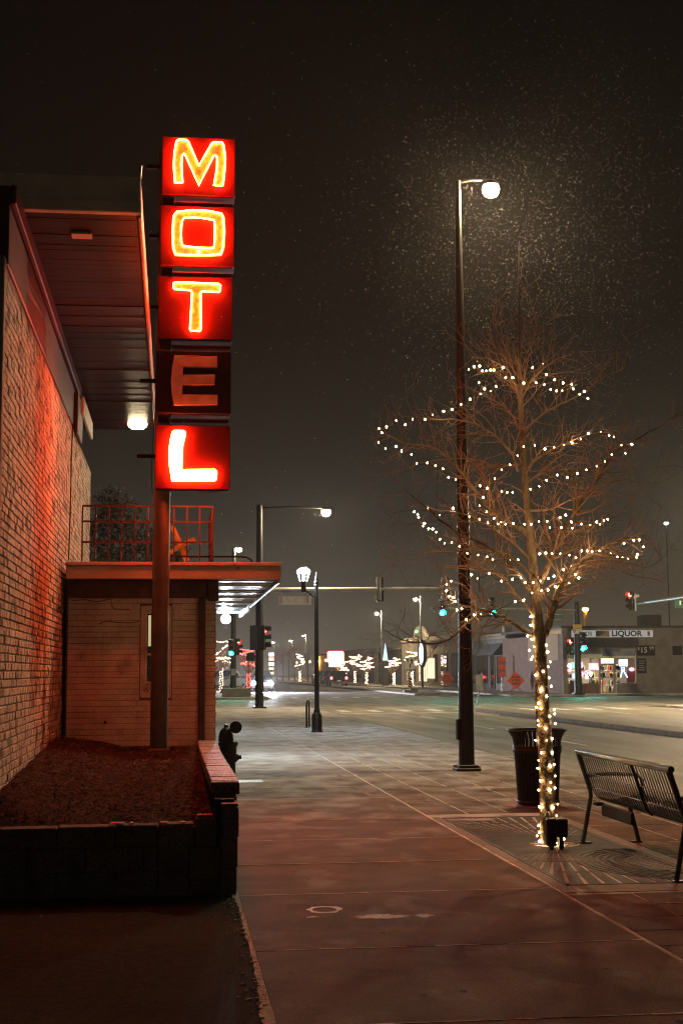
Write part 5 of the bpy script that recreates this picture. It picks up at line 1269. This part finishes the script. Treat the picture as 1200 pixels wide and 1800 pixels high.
# bright pylon signs
c = P(590, 1155, Y=190)
py_ = thing('pylon_sign', (c.x, 190, 0), 'dazzling white roadside sign with a red rim over a second white panel', 'sign')
part('pole', MB().cyl((c.x, 190.3, 0), (c.x, 190.3, c.z), .2, n=8), M_['darkwall'], py_)
part('rim', MB().cbox(c.x-1.15, c.x+1.15, 190, 190.4, c.z-.82, c.z+.82, .2), M_['ledred'], py_)
part('screen', MB().cbox(c.x-.98, c.x+.98, 189.9, 189.99, c.z-.66, c.z+.66, .04), M_['ledwhite'], py_)
c2 = P(590, 1168, Y=190)
part('screen', MB().cbox(c2.x-.9, c2.x+.9, 189.9, 190.2, c2.z-.3, c2.z+.16, .04), M_['ledwhite'], py_)
c = P(477, 1165, Y=230)
p2 = thing('pylon_sign', (c.x, 230, 0), 'slim stack of small lit panels far down the road on the left', 'sign')
part('pole', MB().cyl((c.x, 230.3, 0), (c.x, 230.3, c.z), .15, n=8), M_['darkwall'], p2)
for k, (m, h) in enumerate((('ledwhite', .5), ('ledred', .5), ('ledwhite', .4), ('warmwin', .4), ('warmwin', .4))):
    part('panel', MB().cbox(c.x-.4, c.x+.4, 230, 230.2, c.z+1.1-k*.75, c.z+1.1-k*.75+h, .02), M_[m], p2)

# ================================================================== trees along the road
def bare_tree(x, Y, h, label, seed, lit=None, red=False, group='street trees down the road', loops=6, spread=1.0):
    rg = random.Random(seed); t = thing('street_tree', (x, Y, 0), label, 'tree', group)
    th = h*.38
    part('trunk', MB().tube([(x, Y, 0), (x+rg.uniform(-.05, .05), Y, th), (x, Y, h*.75)], [.12, .09, .03], 7), M_['bark'], t, True)
    cm = MB(); lm = MB(); tips = []
    for k in range(11):
        a = 2*PI*k/11+rg.uniform(-.3, .3); z0 = th*rg.uniform(.85, 1.9); rr_ = spread*h*.3*rg.uniform(.6, 1)
        p = Vector((x, Y, z0)); q = Vector((x+math.cos(a)*rr_, Y+math.sin(a)*rr_, min(h, z0+h*rg.uniform(.12, .3)))); m_ = (p+q)/2+Vector((0, 0, -.1))
        cm.tube([p, m_, q], [.05, .035, .012], 4); tips.append(q)
        for j in range(9):
            s_ = p.lerp(q, rg.uniform(.3, 1)); e_ = s_+Vector((rg.gauss(0, .35), rg.gauss(0, .35), rg.gauss(.25, .25)))*h*.17
            cm.tube([s_, (s_+e_)/2+Vector((0, 0, .04)), e_], [.016, .011, .006], 3)
    part('crown', cm, M_['twig'], t)
    if lit:
        n = 34
        for k in range(n): lm.sphere((x+.12*math.cos(k*1.9), Y+.12*math.sin(k*1.9), .1+th*k/n), .021, 5, 4)
        order = sorted(tips, key=lambda q: q.z)
        for a_, b_ in zip(order, order[1:]):
            mid = Vector((x, Y, (a_.z+b_.z)/2-.12)).lerp((a_+b_)/2, .45)
            for k in range(15):
                t_ = k/15; p = a_*(1-t_)**2+mid*2*t_*(1-t_)+b_*t_*t_
                lm.sphere(p+Vector((rg.gauss(0, .02), 0, rg.gauss(0, .03))), .021, 5, 4)
        sl2 = thing('tree_lights', (x, Y, 0), ('string lights on the '+label) if 'red' in label else label.replace('bare tree wound with white lights', 'white string lights wound on the bare tree'), 'string lights', 'string lights down the road')
        part('bulbs', lm, M_[lit], sl2, kind='stuff')
for px, by, h, lab, sd in ((644, 1205, 3.6, 'bare tree wound with white lights, tall, in the middle of the far pavement', 1), (624, 1203, 3.9, 'bare tree wound with white lights, second right of the pylon sign', 2),
                           (692, 1207, 3.4, 'bare tree wound with white lights, just right of the white cone', 3), (724, 1208, 3.7, 'bare tree wound with white lights, behind the keep right sign', 4), (607, 1202, 3.3, 'bare tree wound with white lights, directly beside the pylon sign', 5)):
    Y = 3797/(by-1181); bare_tree(P(px, 1190, Y=Y).x, Y, h, lab, sd, 'farbulb', spread=.9)
bare_tree(P(527, 1190, Y=200).x, 200, 4.2, 'bare tree wound with white lights, alone on the median', 6, 'farbulb', spread=.7)
bare_tree(P(389, 1190, Y=104).x, 104, 4.6, 'bare tree wound with white lights, at the office wall edge', 7, 'farbulb')
for k, (px, Y, h) in enumerate(((497, 230, 7), (508, 240, 6.4), (518, 225, 7.2), (486, 260, 6.5), (541, 215, 6.0))):
    bare_tree(P(px, 1190, Y=Y).x, Y, h, 'dark unlit bare tree on the median, ' + ('second from left', 'third from left', 'fourth from left', 'first from left', 'last on the right')[k], 20+k)
bare_tree(P(437, 1190, Y=100).x, 100, 3.6, 'low bare tree hung with red lights', 30, 'tail', loops=3, spread=1.1)

# ================================================================== cars
def car(x, Y, ang, body, label, kind='suv', heads=False, tails=False):
    t = thing('car' if kind != 'truck' else 'pickup_truck', (x, Y, 0), label, 'car' if kind != 'truck' else 'truck')
    Mx = Matrix.Translation((x, Y, ROADZ)) @ Matrix.Rotation(ang, 4, 'Z')     # local -y is the rear... front at +y
    if kind == 'truck': side = [(-2.7, .45), (-2.75, .95), (-2.7, 1.1), (-.9, 1.12), (-.75, 1.75), (.55, 1.8), (1.25, 1.15), (2.5, 1.05), (2.7, .9), (2.72, .5)]; roofi = (4, 5)
    else: side = [(-2.3, .4), (-2.38, .75), (-2.3, 1.05), (-2.05, 1.65), (-1.7, 1.72), (.35, 1.70), (1.1, 1.12), (2.1, 1.0), (2.35, .8), (2.36, .42)]; roofi = (3, 4, 5)
    n = len(side); vs = []
    for xx in (-.92, -.80, .80, .92):
        for i, (y_, z_) in enumerate(side):
            inset = .17 if i in roofi else 0
            xo = math.copysign(abs(xx)-inset-(0 if abs(xx) < .9 else 0), xx); zz = z_+(.03 if abs(xx) < .9 else 0) if i not in (0, n-1) else z_
            vs.append((xo, y_, zz))
    f = [tuple(range(n)), tuple(range(4*n-1, 3*n-1, -1))]
    for s_ in range(3):
        for i in range(n): f.append((s_*n+i, s_*n+(i+1) % n, (s_+1)*n+(i+1) % n, (s_+1)*n+i))
    bd = part('body', MB().add(vs, f), M_[body], t, M=Mx)
    a, b2 = (side[roofi[-1]], side[roofi[-1]+1])
    part('windscreen', MB().add([(-.66, a[0]+.06, a[1]-.02), (.66, a[0]+.06, a[1]-.02), (.76, b2[0]-.03, b2[1]+.10), (-.76, b2[0]-.03, b2[1]+.10)], [(0, 1, 2, 3)]).mesh('windscreen', M_['glassdark']), None, bd, M=Mx @ Matrix.Translation((0, .03, .03)))
    a, b2 = (side[roofi[0]], side[roofi[0]-1])
    part('rear_window', MB().add([(-.66, a[0]-.05, a[1]-.05), (.66, a[0]-.05, a[1]-.05), (.74, b2[0]-.03, b2[1]+.08), (-.74, b2[0]-.03, b2[1]+.08)], [(0, 1, 2, 3)]).mesh('rear_window', M_['glassdark']), None, bd, M=Mx @ Matrix.Translation((0, -.03, .01)))
    for s_ in (-1, 1):
        part('side_window', MB().add([(s_*.80, side[roofi[0]][0]+.25, 1.62), (s_*.80, side[roofi[-1]][0]-.05, 1.60), (s_*.93, side[roofi[-1]][0]+.5, 1.16), (s_*.93, side[roofi[0]][0]+.05, 1.16)], [(0, 1, 2, 3)]).mesh('side_window', M_['glassdark']), None, bd, M=Mx)
        for yy in (-1.45, 1.45):
            wl = part('wheel', MB().tube([(s_*.74, yy, .35), (s_*.95, yy, .35)], .35, 14), M_['rubber'], t, True, M=Mx)
            part('rim', MB().tube([(s_*.93, yy, .35), (s_*.958, yy, .35)], .2, 10), M_['chrome'], wl, True, M=Mx)
        part('headlight', (MB().add([(s_*.68-.14, side[-2][0]+.07, .66), (s_*.68+.14, side[-2][0]+.07, .66), (s_*.68+.14, side[-2][0]+.05, .82), (s_*.68-.14, side[-2][0]+.05, .82)], [(0, 1, 2, 3)]) if heads else MB().cbox(s_*.68-.16, s_*.68+.16, side[-2][0]-.02, side[-2][0]+.05, .66, .84, .02)), M_['head'] if heads else M_['chrome'], t, M=Mx)
        part('tail_light', MB().cbox(s_*.80-.10, s_*.80+.10, -2.44 if kind != 'truck' else -2.8, -2.3, .85, 1.10, .02), M_['tail'] if tails else gm[0], t, M=Mx)
    part('bumper', MB().cbox(-.9, .9, -2.46 if kind != 'truck' else -2.85, -2.3, .36, .6, .04).cbox(-.9, .9, 2.3 if kind != 'truck' else 2.66, 2.46 if kind != 'truck' else 2.82, .36, .58, .04), M_['cargrey'], t, M=Mx)
    part('plate', MB().box(-.2, .2, -2.47 if kind != 'truck' else -2.86, -2.462 if kind != 'truck' else -2.852, .62, .76), M_['white'], t, M=Mx)
    return t
c = P(591, 1190, Y=150); car(c.x, 150, 0, 'carpaint', 'dark car driving away with red tail lights below the pylon sign', tails=True)
c = P(456, 1190, Y=118); car(c.x+.1, 118, PI, 'cargrey', 'oncoming car with dazzling headlights behind the near signal pole', heads=True)
c = P(399, 1190, Y=122); car(c.x, 122, PI*.86, 'carwhite', 'white pickup truck waiting left of the green signal pole', 'truck')
c = P(572, 1190, Y=175); car(c.x+.5, 175, 0, 'carpaint', 'dark parked car just left of the car with red tail lights')
c = P(562, 1190, Y=196); car(c.x, 196, 0, 'cargrey', 'grey parked car farthest left in the row below the orange glow')
c = P(386, 1195, Y=136); car(c.x, 136, PI*.95, 'cargrey', 'grey car with small headlights at the office wall edge')

# ================================================================== air: haze box and falling snow
hz = MB().box(-140, 200, -24, 610, -1.2, 15.2)
hm = bpy.data.materials.new('haze_air'); hm.use_nodes = True; hn = hm.node_tree; hn.nodes.clear()
ho = hn.nodes.new('ShaderNodeOutputMaterial'); pvn = hn.nodes.new('ShaderNodeVolumePrincipled')
pvn.inputs['Color'].default_value = (.93, .93, .94, 1); pvn.inputs['Density'].default_value = .00055; pvn.inputs['Anisotropy'].default_value = .1
hn.links.new(pvn.outputs[0], ho.inputs['Volume'])
tag(part('haze', hz, hm, None), kind='stuff')
fl = MB(); rg = random.Random(9)
lamp_c = P(862, 330, Y=P(820, 1355, z=0).y)
def flake(p, s_):
    d = [Vector((rg.gauss(0, 1), rg.gauss(0, 1), rg.gauss(0, 1))).normalized()*s_ for _ in range(4)]
    fl.add([p+q for q in d], [(0, 1, 2), (0, 2, 3), (0, 3, 1), (1, 3, 2)])
for k in range(14000):
    u = Vector((rg.gauss(.35, .9), rg.gauss(0, 1.4), rg.gauss(-.45, .9)))*1.75
    p = lamp_c+u
    if u.length > .35 and p.z < 12: flake(p, rg.uniform(.0026, .0056) if rg.random() < .9 else rg.uniform(.007, .0105))
for k in range(3500):
    Y = rg.uniform(6, 60); x = rg.uniform(-.16*Y, .38*Y); flake(Vector((x, Y, rg.uniform(.2, 12))), rg.uniform(.003, .007))
flm = mat('snowflake', (.8, .8, .82), None, rough=.7)
tag(part('falling_snow', fl, flm, None), 'fine snowflakes drifting through the lamp light', 'snow', kind='stuff')
